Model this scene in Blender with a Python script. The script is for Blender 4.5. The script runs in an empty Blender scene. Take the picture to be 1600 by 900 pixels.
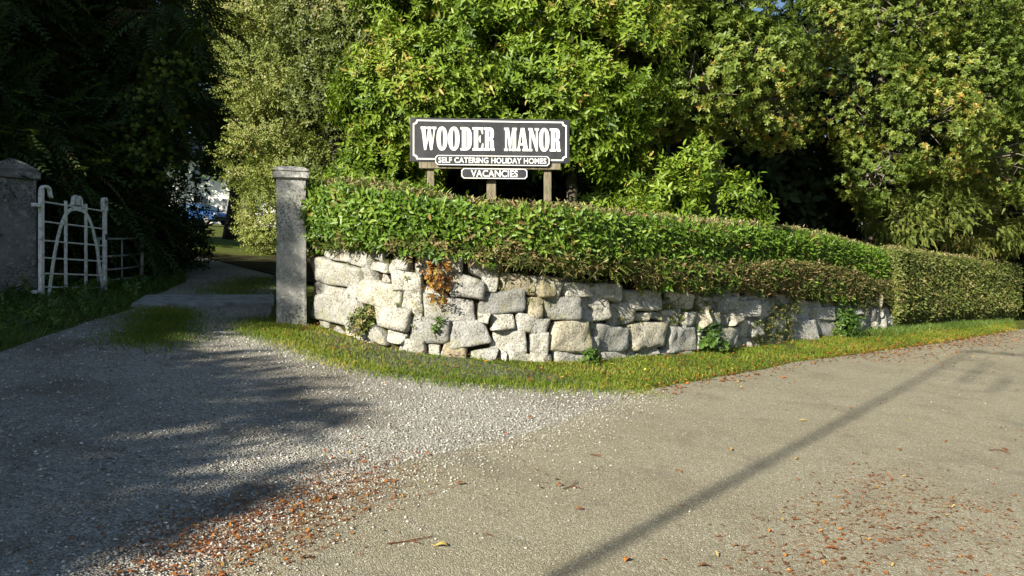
import bpy, bmesh, math, random
import numpy as np
from mathutils import Vector, Matrix

# ------------------------------------------------------------------ camera, sky, sun, exposure
SC = bpy.context.scene
COL = SC.collection
F = 1246.0                                   # focal length in pixels of the 1600 wide photograph
cam_d = bpy.data.cameras.new("camera")
cam_d.sensor_width = 36.0
cam_d.lens = 36.0 * F / 1600.0
cam_d.clip_start = 0.05
cam_d.clip_end = 2000.0
cam = bpy.data.objects.new("camera", cam_d)
COL.objects.link(cam)
cam.location = (0, 0, 0)
cam.rotation_euler = (math.radians(90), 0, 0)
SC.camera = cam

SUN_EL = math.radians(25.0)
SUN_AZ = math.radians(37.2)                  # heading of the light, clockwise from +Y
SD = Vector((math.sin(SUN_AZ) * math.cos(SUN_EL), math.cos(SUN_AZ) * math.cos(SUN_EL), -math.sin(SUN_EL)))
world = bpy.data.worlds.new("World")
SC.world = world
world.use_nodes = True
wn = world.node_tree.nodes
wl = world.node_tree.links
wn.clear()
w_out = wn.new("ShaderNodeOutputWorld")
w_bg = wn.new("ShaderNodeBackground")
w_sky = wn.new("ShaderNodeTexSky")
w_sky.sky_type = 'NISHITA'
w_sky.sun_disc = False
w_sky.sun_elevation = SUN_EL
w_sky.sun_rotation = math.pi + SUN_AZ
w_sky.air_density = 1.0
w_sky.dust_density = 0.4
w_sky.ozone_density = 2.0
w_bg.inputs[1].default_value = 0.05
wl.new(w_sky.outputs[0], w_bg.inputs[0])
wl.new(w_bg.outputs[0], w_out.inputs[0])
sun_d = bpy.data.lights.new("sun", 'SUN')
sun_d.energy = 5.0
sun_d.angle = math.radians(0.5)
sun_d.color = (1.0, 0.93, 0.78)
sun = bpy.data.objects.new("sun", sun_d)
COL.objects.link(sun)
sun.rotation_euler = SD.to_track_quat('-Z', 'Y').to_euler()
sun.location = (-20, -25, 30)

SC.view_settings.view_transform = 'Standard'
SC.view_settings.look = 'None'
SC.view_settings.exposure = 1.2
SC.view_settings.gamma = 1.0
SC.view_settings.use_curve_mapping = False
SC.render.engine = 'CYCLES'
SC.cycles.max_bounces = 5
SC.cycles.diffuse_bounces = 3
SC.cycles.glossy_bounces = 2
SC.cycles.transmission_bounces = 3
SC.cycles.use_denoising = True
SC.cycles.caustics_reflective = False
SC.cycles.caustics_refractive = False

RNG = np.random.default_rng(11)
random.seed(5)

# ------------------------------------------------------------------ ground shape
SA, SB = 0.09, -0.09
def hgt(x, y):
    """height of the ground: one slope up and to the left, easing off with distance"""
    x = np.asarray(x, float); y = np.asarray(y, float)
    g = SA * y + SB * x
    g = np.where(g > 2.5, 2.5 + (g - 2.5) * 0.78, g)
    g = np.where(g > 7.0, 7.0 + (g - 7.0) * 0.25, g)
    g = np.where(g < -4.0, -4.0 + (g + 4.0) * 0.3, g)
    return -1.6 + g
def H(x, y): return float(hgt(x, y))
def G(px, py):
    """where a line of sight through the photograph meets the sloping ground (survey of the place)"""
    a = (px - 800) / F; b = (450 - py) / F
    Y = 1.6 / (SA + SB * a - b)
    return (a * Y, Y)
def P(px, py, Y):
    return Vector(((px - 800) / F * Y, Y, (450 - py) / F * Y))

# ------------------------------------------------------------------ object helpers
def tag(o, label=None, cat=None, group=None, kind=None):
    if label: o["label"] = label
    if cat: o["category"] = cat
    if group: o["group"] = group
    if kind: o["kind"] = kind
    return o
def thing(name, label, cat, loc, group=None, rz=0.0):
    o = bpy.data.objects.new(name, None)
    o.empty_display_size = 0.2
    COL.objects.link(o)
    o.location = loc
    o.rotation_euler = (0, 0, rz)
    return tag(o, label, cat, group)
def link(name, me, parent=None, world=True, mats=None):
    """link a mesh; when it has a parent and is given in world coordinates, move it into the parent's space"""
    o = bpy.data.objects.new(name, me)
    COL.objects.link(o)
    if mats:
        for m in (mats if isinstance(mats, (list, tuple)) else [mats]):
            me.materials.append(m)
    if parent is not None:
        o.parent = parent
        if world:
            root = parent
            off = Vector((0, 0, 0)); rot = 0.0
            chain = []
            while root is not None:
                chain.append(root); root = root.parent
            M = Matrix.Identity(4)
            for c in reversed(chain):
                M = M @ (Matrix.Translation(c.location) @ c.rotation_euler.to_matrix().to_4x4())
            me.transform(M.inverted())
    return o
def np_mesh(name, V, Fc, rnd=None, smooth=False):
    """uniform polygons from numpy arrays, with one random number per face kept as an attribute"""
    V = np.ascontiguousarray(V, dtype=np.float32).reshape(-1, 3)
    Fc = np.ascontiguousarray(Fc, dtype=np.int32)
    n, k = Fc.shape
    me = bpy.data.meshes.new(name)
    me.vertices.add(len(V)); me.vertices.foreach_set("co", V.ravel())
    me.loops.add(n * k); me.loops.foreach_set("vertex_index", Fc.ravel())
    me.polygons.add(n)
    me.polygons.foreach_set("loop_start", np.arange(0, n * k, k, dtype=np.int32))
    if smooth:
        me.polygons.foreach_set("use_smooth", np.ones(n, dtype=bool))
    if rnd is not None:
        at = me.attributes.new("rnd", 'FLOAT', 'FACE')
        at.data.foreach_set("value", np.ascontiguousarray(rnd, dtype=np.float32))
    me.update(calc_edges=True)
    return me
class MB:
    """small polygon collector for hard things"""
    def __init__(self): self.v = []; self.f = []
    def add(self, vs, fs):
        b = len(self.v)
        self.v += [tuple(v) for v in vs]
        self.f += [tuple(i + b for i in f) for f in fs]
        return self
    def box(self, c, s, M=None):
        cx, cy, cz = c; x, y, z = s[0] / 2, s[1] / 2, s[2] / 2
        vs = [Vector((cx + i * x, cy + j * y, cz + k * z)) for k in (-1, 1) for j in (-1, 1) for i in (-1, 1)]
        if M is not None: vs = [M @ v for v in vs]
        return self.add(vs, [(0, 2, 3, 1), (4, 5, 7, 6), (0, 1, 5, 4), (1, 3, 7, 5), (3, 2, 6, 7), (2, 0, 4, 6)])
    def tube(self, pts, r, n=8, flat=None, cap=True):
        pts = [Vector(p) for p in pts]
        rs = r if isinstance(r, (list, tuple)) else [r] * len(pts)
        vs = []; fs = []
        ref = None
        for i, p in enumerate(pts):
            t = (pts[min(i + 1, len(pts) - 1)] - pts[max(i - 1, 0)])
            if t.length < 1e-9: t = Vector((0, 0, 1))
            t.normalize()
            if ref is None:
                ref = Vector((0, 0, 1)) if abs(t.z) < 0.9 else Vector((1, 0, 0))
            u = t.cross(ref)
            if u.length < 1e-6: u = t.cross(Vector((0, 1, 0)))
            u.normalize(); w = t.cross(u); w.normalize()
            ref = -w if False else ref
            for k in range(n):
                a = 2 * math.pi * k / n
                vs.append(p + u * (math.cos(a) * rs[i]) + w * (math.sin(a) * rs[i]))
        for i in range(len(pts) - 1):
            for k in range(n):
                k2 = (k + 1) % n
                fs.append((i * n + k, i * n + k2, (i + 1) * n + k2, (i + 1) * n + k))
        if cap:
            fs.append(tuple(range(n - 1, -1, -1)))
            fs.append(tuple((len(pts) - 1) * n + k for k in range(n)))
        return self.add(vs, fs)
    def build(self, name, mat, parent=None, world=True, bevel=0.0, smooth=False):
        me = bpy.data.meshes.new(name)
        me.from_pydata(self.v, [], self.f); me.update()
        if smooth:
            for p in me.polygons: p.use_smooth = True
        o = link(name, me, parent, world, mat)
        if bevel:
            b = o.modifiers.new("bevel", 'BEVEL'); b.width = bevel; b.segments = 2; b.limit_method = 'ANGLE'
        return o

# ------------------------------------------------------------------ materials
def new_mat(name):
    m = bpy.data.materials.new(name); m.use_nodes = True
    nt = m.node_tree; nt.nodes.clear()
    out = nt.nodes.new("ShaderNodeOutputMaterial")
    return m, nt, out
class NT:
    def __init__(self, name):
        self.m, self.nt, self.out = new_mat(name)
    def n(self, typ, **kw):
        nd = self.nt.nodes.new(typ)
        for k, v in kw.items():
            if k.startswith("in_"):
                key = k[3:]
                nd.inputs[int(key) if key.isdigit() else key].default_value = v
            else: setattr(nd, k, v)
        return nd
    def l(self, a, b): self.nt.links.new(a, b)
    def coord(self, kind="Object"):
        return self.n("ShaderNodeTexCoord").outputs[kind]
    def noise(self, vec, scale, detail=4, rough=0.55, dim=None):
        nd = self.n("ShaderNodeTexNoise")
        nd.inputs["Scale"].default_value = scale; nd.inputs["Detail"].default_value = detail
        nd.inputs["Roughness"].default_value = rough
        self.l(vec, nd.inputs["Vector"])
        return nd.outputs["Fac"]
    def voro(self, vec, scale, out="Color", feature='F1', rand=1.0):
        nd = self.n("ShaderNodeTexVoronoi"); nd.feature = feature
        nd.inputs["Scale"].default_value = scale
        nd.inputs["Randomness"].default_value = rand
        self.l(vec, nd.inputs["Vector"])
        return nd.outputs[out]
    def ramp(self, fac, stops, interp='LINEAR'):
        nd = self.n("ShaderNodeValToRGB"); nd.color_ramp.interpolation = interp
        el = nd.color_ramp.elements
        while len(el) < len(stops): el.new(0.5)
        for e, (p, c) in zip(el, stops):
            e.position = p
            e.color = (c, c, c, 1) if not isinstance(c, (tuple, list)) else (c[0], c[1], c[2], 1)
        self.l(fac, nd.inputs[0])
        return nd.outputs[0]
    def mix(self, fac, a, b, blend='MIX'):
        nd = self.n("ShaderNodeMix"); nd.data_type = 'RGBA'; nd.blend_type = blend
        if isinstance(fac, (int, float)): nd.inputs[0].default_value = fac
        else: self.l(fac, nd.inputs[0])
        for i, v in ((6, a), (7, b)):
            if isinstance(v, (tuple, list)): nd.inputs[i].default_value = (v[0], v[1], v[2], 1)
            else: self.l(v, nd.inputs[i])
        return nd.outputs[2]
    def math(self, op, a, b=0.5):
        nd = self.n("ShaderNodeMath"); nd.operation = op
        for i, v in ((0, a), (1, b)):
            if isinstance(v, (int, float)): nd.inputs[i].default_value = v
            else: self.l(v, nd.inputs[i])
        return nd.outputs[0]
    def attr(self, name="rnd"):
        nd = self.n("ShaderNodeAttribute"); nd.attribute_name = name
        return nd.outputs["Fac"]
    def bump(self, h, strength=0.4, dist=0.02):
        nd = self.n("ShaderNodeBump")
        nd.inputs["Strength"].default_value = strength; nd.inputs["Distance"].default_value = dist
        self.l(h, nd.inputs["Height"])
        return nd.outputs[0]
    def bsdf(self, color, rough=0.8, spec=0.3, normal=None, metal=0.0, coat=0.0):
        nd = self.n("ShaderNodeBsdfPrincipled")
        if isinstance(color, (tuple, list)): nd.inputs["Base Color"].default_value = (*color[:3], 1)
        else: self.l(color, nd.inputs["Base Color"])
        if isinstance(rough, (int, float)): nd.inputs["Roughness"].default_value = rough
        else: self.l(rough, nd.inputs["Roughness"])
        nd.inputs["Specular IOR Level"].default_value = spec
        nd.inputs["Metallic"].default_value = metal
        nd.inputs["Coat Weight"].default_value = coat
        if normal is not None: self.l(normal, nd.inputs["Normal"])
        return nd.outputs[0]
    def done(self, sh):
        self.l(sh, self.out.inputs[0]); return self.m

def leaf_mat(name, stops, rough=0.42, spec=0.4, trans=0.3, tcol=None):
    t = NT(name)
    c = t.ramp(t.attr(), stops)
    s = t.bsdf(c, rough, spec)
    tr = t.n("ShaderNodeBsdfTranslucent")
    tc = t.mix(0.55, c, tcol or (0.16, 0.22, 0.015))
    t.l(tc, tr.inputs[0])
    mx = t.n("ShaderNodeMixShader"); mx.inputs[0].default_value = trans
    t.l(s, mx.inputs[1]); t.l(tr.outputs[0], mx.inputs[2])
    return t.done(mx.outputs[0])
M = {}
M["laurel"] = leaf_mat("laurel_leaf", [(0, (.05, .1, .012)), (.3, (.12, .2, .016)), (.7, (.21, .305, .028)), (.93, (.29, .35, .055)), (1, (.38, .3, .07))], .46, .4, .33)
M["hedge"] = leaf_mat("hedge_leaf", [(0, (.04, .085, .01)), (.35, (.085, .165, .014)), (.8, (.15, .25, .026)), (.95, (.23, .29, .05)), (1, (.22, .13, .05))], .44, .42, .25)
M["holly"] = leaf_mat("small_dark_leaf", [(0, (.05, .07, .015)), (.5, (.1, .13, .025)), (.9, (.16, .18, .045)), (1, (.24, .2, .09))], .45, .4, .2)
M["olive"] = leaf_mat("olive_leaf", [(0, (.11, .145, .03)), (.4, (.22, .265, .055)), (.8, (.32, .34, .1)), (1, (.44, .4, .2))], .5, .35, .3)
M["oak"] = leaf_mat("oak_leaf", [(0, (.09, .14, .025)), (.45, (.16, .225, .036)), (.8, (.24, .285, .055)), (.93, (.34, .33, .07)), (.985, (.48, .36, .07)), (1, (.42, .2, .05))], .46, .4, .36)
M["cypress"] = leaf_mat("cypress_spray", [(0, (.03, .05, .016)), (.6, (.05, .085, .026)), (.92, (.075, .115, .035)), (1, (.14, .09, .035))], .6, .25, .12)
M["yew"] = leaf_mat("yew_spray", [(0, (.09, .13, .025)), (.5, (.18, .23, .045)), (.88, (.28, .29, .07)), (1, (.36, .24, .08))], .5, .35, .25)
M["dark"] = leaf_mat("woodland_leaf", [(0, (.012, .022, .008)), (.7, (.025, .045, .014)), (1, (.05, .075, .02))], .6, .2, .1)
M["clip"] = leaf_mat("clipped_hedge_leaf", [(0, (.05, .075, .018)), (.4, (.11, .14, .03)), (.75, (.18, .2, .05)), (1, (.3, .23, .1))], .5, .35, .2)
M["grass"] = leaf_mat("grass_blade", [(0, (.07, .115, .01)), (.5, (.145, .215, .014)), (.8, (.24, .265, .025)), (1, (.38, .3, .09))], .55, .3, .3)
M["lush"] = leaf_mat("lush_grass_blade", [(0, (.045, .08, .012)), (.6, (.09, .16, .02)), (1, (.18, .22, .05))], .5, .35, .3)
M["weed"] = leaf_mat("weed_leaf", [(0, (.03, .07, .012)), (.6, (.07, .14, .02)), (1, (.13, .2, .04))], .5, .35, .25)
M["dry"] = leaf_mat("dry_grass_blade", [(0, (.05, .08, .018)), (.38, (.11, .145, .03)), (.52, (.17, .14, .055)), (.75, (.27, .19, .09)), (.9, (.18, .19, .05)), (1, (.36, .26, .15))], .7, .2, .2, (.3, .22, .08))
M["fern"] = leaf_mat("fern_frond", [(0, (.08, .13, .02)), (.6, (.17, .22, .035)), (1, (.3, .27, .06))], .5, .3, .3)
M["rust"] = leaf_mat("rusty_leaf", [(0, (.07, .03, .012)), (.4, (.22, .09, .016)), (.75, (.36, .18, .025)), (.9, (.42, .28, .06)), (1, (.16, .18, .03))], .5, .3, .3, (.5, .22, .02))
M["litter"] = leaf_mat("fallen_leaf", [(0, (.05, .022, .01)), (.3, (.16, .055, .016)), (.65, (.34, .11, .024)), (.9, (.44, .2, .04)), (1, (.48, .35, .09))], .6, .3, .1, (.4, .15, .03))
M["needle"] = leaf_mat("fallen_needle", [(0, (.14, .05, .02)), (.5, (.3, .1, .03)), (1, (.42, .2, .08))], .6, .25, 0.05, (.4, .15, .03))

def bark_mat(name, c1, c2, scale=9):
    t = NT(name); co = t.coord()
    mp = t.n("ShaderNodeMapping"); mp.inputs["Scale"].default_value = (1, 1, .25); t.l(co, mp.inputs[0])
    n = t.noise(mp.outputs[0], scale, 6, .65)
    n2 = t.noise(co, 2.5, 3)
    c = t.ramp(n, [(.3, c1), (.7, c2)])
    c = t.mix(t.ramp(n2, [(.5, 0), (.7, .6)]), c, (.06, .08, .03))
    return t.done(t.bsdf(c, .9, .2, t.bump(n, .7, .03)))
M["bark"] = bark_mat("tree_bark", (.035, .028, .02), (.13, .11, .085))
M["twig"] = bark_mat("twig_bark", (.1, .085, .06), (.28, .25, .2), 20)
M["wood"] = bark_mat("weathered_post_wood", (.1, .085, .05), (.3, .26, .19), 26)

def stone_mat():
    t = NT("granite_rubble"); co = t.coord()
    r = t.attr()
    base = t.ramp(r, [(0, (.28, .285, .28)), (.3, (.47, .465, .44)), (.65, (.57, .555, .5)), (.92, (.57, .525, .41)), (1, (.36, .31, .21))])
    n1 = t.noise(co, 7, 6, .65)
    n2 = t.noise(co, 45, 5, .7)
    n3 = t.noise(co, 2.3, 4, .6)
    vo = t.voro(co, 150, "Distance")
    c = t.mix(t.ramp(n1, [(.38, 0), (.62, .7)]), base, t.mix(1.0, base, (.62, .6, .55), 'MULTIPLY'))
    c = t.mix(t.ramp(n2, [(.5, 0), (.64, .9)]), c, (.11, .105, .095))
    c = t.mix(t.ramp(vo, [(.0, .5), (.35, 0)]), c, (.25, .24, .22))
    l1 = t.noise(co, 13, 5, .7)
    c = t.mix(t.ramp(l1, [(.6, 0), (.68, .75)]), c, (.62, .61, .55))
    l2 = t.noise(co, 4.1, 5, .65)
    c = t.mix(t.ramp(l2, [(.54, 0), (.68, .6)]), c, (.26, .25, .09))
    c = t.mix(t.ramp(n3, [(.55, 0), (.72, .5)]), c, (.2, .2, .13))
    l3 = t.noise(co, 26, 4, .8)
    c = t.mix(t.math('MULTIPLY', t.ramp(l3, [(.56, 0), (.63, .9)]), t.ramp(n3, [(.42, .1), (.58, 1)])), c, (.09, .085, .07))
    vr = t.n("ShaderNodeVectorMath"); vr.operation = 'ADD'
    vz = t.n("ShaderNodeTexNoise"); vz.inputs["Scale"].default_value = 9; vz.inputs["Detail"].default_value = 4; t.l(co, vz.inputs["Vector"])
    sc_ = t.n("ShaderNodeVectorMath"); sc_.operation = 'SCALE'; sc_.inputs["Scale"].default_value = .18; t.l(vz.outputs["Color"], sc_.inputs[0])
    t.l(co, vr.inputs[0]); t.l(sc_.outputs[0], vr.inputs[1])
    ck = t.voro(vr.outputs[0], 3.1, "Distance", 'DISTANCE_TO_EDGE')
    c = t.mix(t.math('MULTIPLY', t.ramp(ck, [(0, .8), (.02, 0)]), t.ramp(t.noise(co, 2.9, 3), [(.5, 0), (.56, 1)])), c, (.08, .07, .055))
    hgt_ = t.math('ADD', t.math('MULTIPLY', n1, .8), t.math('MULTIPLY', n2, .45))
    return t.done(t.bsdf(c, .9, .25, t.bump(hgt_, 1.0, .05)))
M["stone"] = stone_mat()
def earth_mat():
    t = NT("wall_earth"); co = t.coord()
    n = t.noise(co, 22, 6, .7); n2 = t.noise(co, 3, 4)
    c = t.ramp(n, [(.3, (.015, .011, .007)), (.6, (.045, .032, .018)), (.8, (.09, .068, .035))])
    c = t.mix(t.ramp(n2, [(.45, 0), (.65, .8)]), c, (.06, .075, .02))
    return t.done(t.bsdf(c, .95, .15, t.bump(n, .8, .03)))
M["earth"] = earth_mat()
def pier_mat(name, dark):
    t = NT(name); co = t.coord()
    n1 = t.noise(co, 4, 6, .65); n2 = t.noise(co, 38, 5, .75); n3 = t.noise(co, 11, 5, .7)
    c = t.ramp(n1, [(.3, (.2 * dark, .2 * dark, .195 * dark)), (.7, (.4 * dark, .39 * dark, .36 * dark))])
    c = t.mix(t.math('MULTIPLY', t.ramp(n2, [(.48, 0), (.56, .95)]), t.ramp(t.noise(co, 1.6, 4), [(.4, .25), (.6, 1)])), c, (.06 * dark, .06 * dark, .055 * dark))
    c = t.mix(t.ramp(n3, [(.57, 0), (.63, .7)]), c, (.55 * dark, .54 * dark, .5 * dark))
    c = t.mix(t.ramp(t.noise(co, 2.2, 4), [(.55, 0), (.75, .5)]), c, (.2, .21, .1))
    return t.done(t.bsdf(c, .9, .2, t.bump(t.math('ADD', n2, n1), .6, .012)))
M["pier"] = pier_mat("granite_pier", 1.35)
M["pier_grey"] = pier_mat("rendered_pier", .62)
def road_mat():
    t = NT("worn_tarmac"); co = t.coord()
    v = t.voro(co, 130, "Color"); vd = t.voro(co, 130, "Distance")
    sep = t.n("ShaderNodeSeparateColor"); t.l(v, sep.inputs[0])
    n1 = t.noise(co, .55, 5, .6); n2 = t.noise(co, 3.2, 5, .65); n3 = t.noise(co, 180, 3, .6)
    base = t.ramp(n1, [(.32, (.185, .155, .09)), (.5, (.25, .216, .132)), (.68, (.3, .268, .178))])
    mp = t.n("ShaderNodeMapping"); mp.inputs["Rotation"].default_value = (0, 0, math.radians(-40)); mp.inputs["Scale"].default_value = (.16, 1.5, 1); t.l(co, mp.inputs[0])
    trk = t.noise(mp.outputs[0], 1.1, 4, .6)
    base = t.mix(t.ramp(trk, [(.45, 0), (.62, .55)]), base, (.35, .317, .225))
    base = t.mix(t.ramp(n2, [(.35, .0), (.7, .55)]), base, (.225, .205, .15))
    chip = t.ramp(sep.outputs[0], [(0, (.11, .1, .08)), (.2, (.19, .168, .115)), (.55, (.29, .26, .18)), (.85, (.4, .368, .27)), (.97, (.6, .58, .5)), (1, (.75, .74, .7))])
    c = t.mix(.55, base, chip)
    c = t.mix(t.ramp(n3, [(.55, 0), (.75, .6)]), c, (.1, .09, .07))
    wv = t.n("ShaderNodeVectorMath"); wv.operation = 'ADD'
    nz = t.n("ShaderNodeTexNoise"); nz.inputs["Scale"].default_value = 2.5; nz.inputs["Detail"].default_value = 5; t.l(co, nz.inputs["Vector"])
    t.l(co, wv.inputs[0]); t.l(nz.outputs["Color"], wv.inputs[1])
    ck = t.voro(wv.outputs[0], .42, "Distance", 'DISTANCE_TO_EDGE')
    msk = t.ramp(t.noise(co, .5, 3), [(.56, 0), (.62, 1)])
    c = t.mix(t.math('MULTIPLY', t.ramp(ck, [(.0, .5), (.005, 0)]), msk), c, (.05, .045, .035))
    st = t.noise(co, 1.7, 5, .7)
    c = t.mix(t.ramp(st, [(.52, 0), (.7, .55)]), c, (.15, .132, .095))
    h = t.math('ADD', t.math('MULTIPLY', vd, -1.0), n3)
    return t.done(t.bsdf(c, .85, .3, t.bump(h, .8, .006)))
M["road"] = road_mat()
def gravel_mat():
    t = NT("gravel"); co = t.coord()
    v = t.voro(co, 75, "Color"); vd = t.voro(co, 75, "Distance")
    v2 = t.voro(co, 190, "Color")
    sep = t.n("ShaderNodeSeparateColor"); t.l(v, sep.inputs[0])
    sep2 = t.n("ShaderNodeSeparateColor"); t.l(v2, sep2.inputs[0])
    n1 = t.noise(co, .9, 5, .6); n2 = t.noise(co, 5, 4)
    c = t.ramp(sep.outputs[0], [(0, (.16, .145, .115)), (.3, (.32, .3, .245)), (.6, (.47, .445, .38)), (.85, (.6, .58, .52)), (1, (.76, .75, .71))])
    c2 = t.ramp(sep2.outputs[0], [(0, (.1, .09, .075)), (.5, (.3, .28, .24)), (1, (.6, .58, .54))])
    c = t.mix(.45, c, c2)
    c = t.mix(t.ramp(n1, [(.45, 0), (.68, .75)]), c, (.17, .145, .105))
    c = t.mix(t.ramp(n2, [(.58, 0), (.75, .6)]), c, (.13, .115, .08))
    h = t.math('MULTIPLY', vd, -1.0)
    return t.done(t.bsdf(c, t.ramp(n1, [(.3, .45), (.5, .85)]), .35, t.bump(h, 1.0, .02)))
M["gravel"] = gravel_mat()
def pebble_mat():
    t = NT("pebble")
    c = t.ramp(t.attr(), [(0, (.11, .1, .08)), (.3, (.25, .23, .19)), (.6, (.41, .39, .34)), (.85, (.55, .53, .48)), (1, (.75, .74, .7))])
    return t.done(t.bsdf(c, .75, .3))
M["pebble"] = pebble_mat()
def ground_mat():
    t = NT("turf_and_soil"); co = t.coord()
    n1 = t.noise(co, 1.2, 5, .6); n2 = t.noise(co, 14, 5, .65)
    c = t.ramp(n2, [(.3, (.045, .055, .014)), (.5, (.085, .11, .02)), (.7, (.13, .15, .03))])
    c = t.mix(t.ramp(n1, [(.5, 0), (.68, .7)]), c, (.09, .065, .035))
    return t.done(t.bsdf(c, .95, .1, t.bump(n2, .8, .05)))
M["ground"] = ground_mat()
def lawn_mat():
    t = NT("mown_lawn"); co = t.coord()
    n2 = t.noise(co, 9, 5, .65)
    c = t.ramp(n2, [(.3, (.09, .14, .015)), (.7, (.17, .22, .03))])
    return t.done(t.bsdf(c, .95, .1, t.bump(n2, .8, .05)))
M["lawn"] = lawn_mat()
def plain(name, col, rough=.5, spec=.4, metal=0.0, noise=0.0, nscale=8, coat=0.0, dirt=(.1, .08, .05)):
    t = NT(name)
    if noise:
        co = t.coord()
        c = t.mix(t.ramp(t.noise(co, nscale, 6, .65), [(.45, 0), (.7, noise)]), col, dirt)
        return t.done(t.bsdf(c, rough, spec, None, metal, coat))
    return t.done(t.bsdf(col, rough, spec, None, metal, coat))
M["sign_black"] = plain("sign_black_paint", (.02, .021, .026), .5, .45, noise=.7, nscale=3.5, dirt=(.055, .056, .058))
M["sign_white"] = plain("sign_white_paint", (.8, .8, .78), .6, .3, noise=.3, nscale=9, dirt=(.5, .5, .47))
M["gate_white"] = plain("gate_white_paint", (.84, .85, .84), .5, .35, noise=.75, nscale=17, dirt=(.26, .16, .09))
M["gate_grey"] = plain("galvanised_steel", (.42, .43, .44), .55, .4, .2, noise=.6, nscale=9)
M["slab"] = plain("threshold_concrete", (.34, .34, .34), .85, .25, noise=.7, nscale=5, dirt=(.12, .11, .09))
M["car_blue"] = plain("car_blue_paint", (.015, .065, .21), .3, .5, coat=.5)
M["glass"] = plain("dark_window_glass", (.05, .08, .1), .08, .6)
M["car_glass"] = plain("car_window_glass", (.06, .1, .13), .15, .5)
M["rubber"] = plain("black_rubber", (.02, .02, .02), .8, .2)
M["alloy"] = plain("wheel_metal", (.45, .46, .47), .35, .5, .7)
M["lamp"] = plain("headlamp_lens", (.7, .72, .74), .12, .6)
M["render_white"] = plain("white_house_render", (.8, .8, .78), .85, .2, noise=.15, nscale=2)
M["slate"] = plain("roof_slate", (.09, .095, .11), .6, .4, noise=.5, nscale=6)
M["frame_grey"] = plain("grey_frame_paint", (.3, .3, .32), .5, .4)
M["iron"] = plain("dark_iron", (.05, .05, .055), .6, .4, .3)
M["tar"] = plain("tar_mark", (.035, .033, .03), .7, .3, noise=.5, nscale=20, dirt=(.12, .11, .09))
M["tan_twig"] = leaf_mat("clipped_twig_end", [(0, (.2, .15, .07)), (.5, (.38, .3, .18)), (1, (.26, .3, .08))], .7, .2, .1, (.3, .2, .1))

# ------------------------------------------------------------------ foliage machinery
def norm(a): return a / np.maximum(np.linalg.norm(a, axis=-1, keepdims=True), 1e-9)
LEAF_F = np.array([[0, 3, 2, 1], [0, 5, 4, 3]], dtype=np.int32)
def leaf(base, d, nrm, L, W, fold=.25, curl=.15):
    """six-corner leaf, folded along its rib and curled at the tip"""
    d = d / np.linalg.norm(d)
    s = np.cross(d, nrm); s /= max(np.linalg.norm(s), 1e-9)
    n = np.cross(s, d)
    def pt(t, w):
        return base + d * (L * t) + s * (W * .5 * w) + n * (abs(w) * W * .5 * fold - curl * L * t * t)
    return np.array([pt(0, 0), pt(.3, 1), pt(.7, .8), pt(1, 0), pt(.7, -.8), pt(.3, -1)])
def sprig(rng, n, L, W, stem, spread=1.0, flat=0.0, fold=.25, curl=.15, whorl=False):
    """a shoot along +Z carrying n leaves"""
    out = []
    for i in range(n):
        t = (i + .5) / n
        ang = i * 2.4 + rng.uniform(-.3, .3) if not flat else (0 if i % 2 else math.pi) + rng.uniform(-.25, .25)
        if whorl: t = .55 + .45 * t
        b = np.array([0, 0, stem * t])
        rad = np.array([math.cos(ang), math.sin(ang), 0])
        lift = rng.uniform(.25, .9) * (1.6 * t if not whorl else 1.0)
        d = rad * spread + np.array([0, 0, lift])
        nr = np.array([0, 0, 1.0]) - rad * .3 + rng.normal(0, .25, 3)
        out.append(leaf(b, d, nr, L * rng.uniform(.7, 1.15), W * rng.uniform(.8, 1.15), fold, curl))
    return np.array(out)                                   # (n, 6, 3)
def frond(rng, n, L, W, stem, droop=.25):
    """a flat spray of narrow leaflets along a drooping rib (+Z), for conifers and ferns"""
    out = []
    for i in range(n):
        t = (i // 2 + .4) / (n / 2)
        sgn = 1 if i % 2 else -1
        b = np.array([0, droop * stem * t * t, stem * t])
        taper = (1 - .75 * t) * (1 if t > .1 else .7)
        d = np.array([sgn * 1.0, droop * .8, .75 + .5 * t])
        out.append(leaf(b, d + rng.normal(0, .1, 3), np.array([0, -1.0, 0]), L * taper * rng.uniform(.8, 1.2), W, .1, .1))
    out.append(leaf(np.array([0, 0, 0]), np.array([0, droop * .9, 1.0]), np.array([0, -1.0, 0]), stem * 1.05, W * .6, .05, 0))
    return np.array(out)
def frames(axis, rng):
    """random frames whose third axis is the given direction"""
    a = norm(axis)
    r = rng.normal(size=a.shape)
    u = norm(np.cross(a, r)); v = np.cross(a, u)
    return np.stack([u, v, a], axis=2)                     # columns
def frames_up(axis, rng, jit=.3):
    """frames whose third axis is the given direction and whose second axis points down"""
    a = norm(axis)
    down = np.zeros_like(a); down[:, 2] = -1; down += rng.normal(0, jit, a.shape)
    u = norm(np.cross(down, a)); v = np.cross(a, u)
    return np.stack([u, v, a], axis=2)
def scatter(templ, pos, fr, scale, rng, rnd_bias=None, spread=.28):
    """copies of shoot templates at the given points, all into one vertex array"""
    m = len(pos)
    pick = rng.integers(0, len(templ), m)
    VS = []; RS = []
    for k, T in enumerate(templ):
        idx = np.where(pick == k)[0]
        if not len(idx): continue
        n = T.shape[0]
        pts = T.reshape(-1, 3)
        V = np.einsum('mij,pj->mpi', fr[idx], pts) * scale[idx][:, None, None] + pos[idx][:, None, :]
        VS.append(V.reshape(-1, 6, 3))
        b = rng.uniform(0, 1, len(idx)) if rnd_bias is None else rnd_bias[idx]
        r = np.clip(b[:, None] + rng.normal(0, spread * .5, (len(idx), n)), 0, 1)
        RS.append(r.reshape(-1))
    return np.concatenate(VS), np.concatenate(RS)
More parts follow.
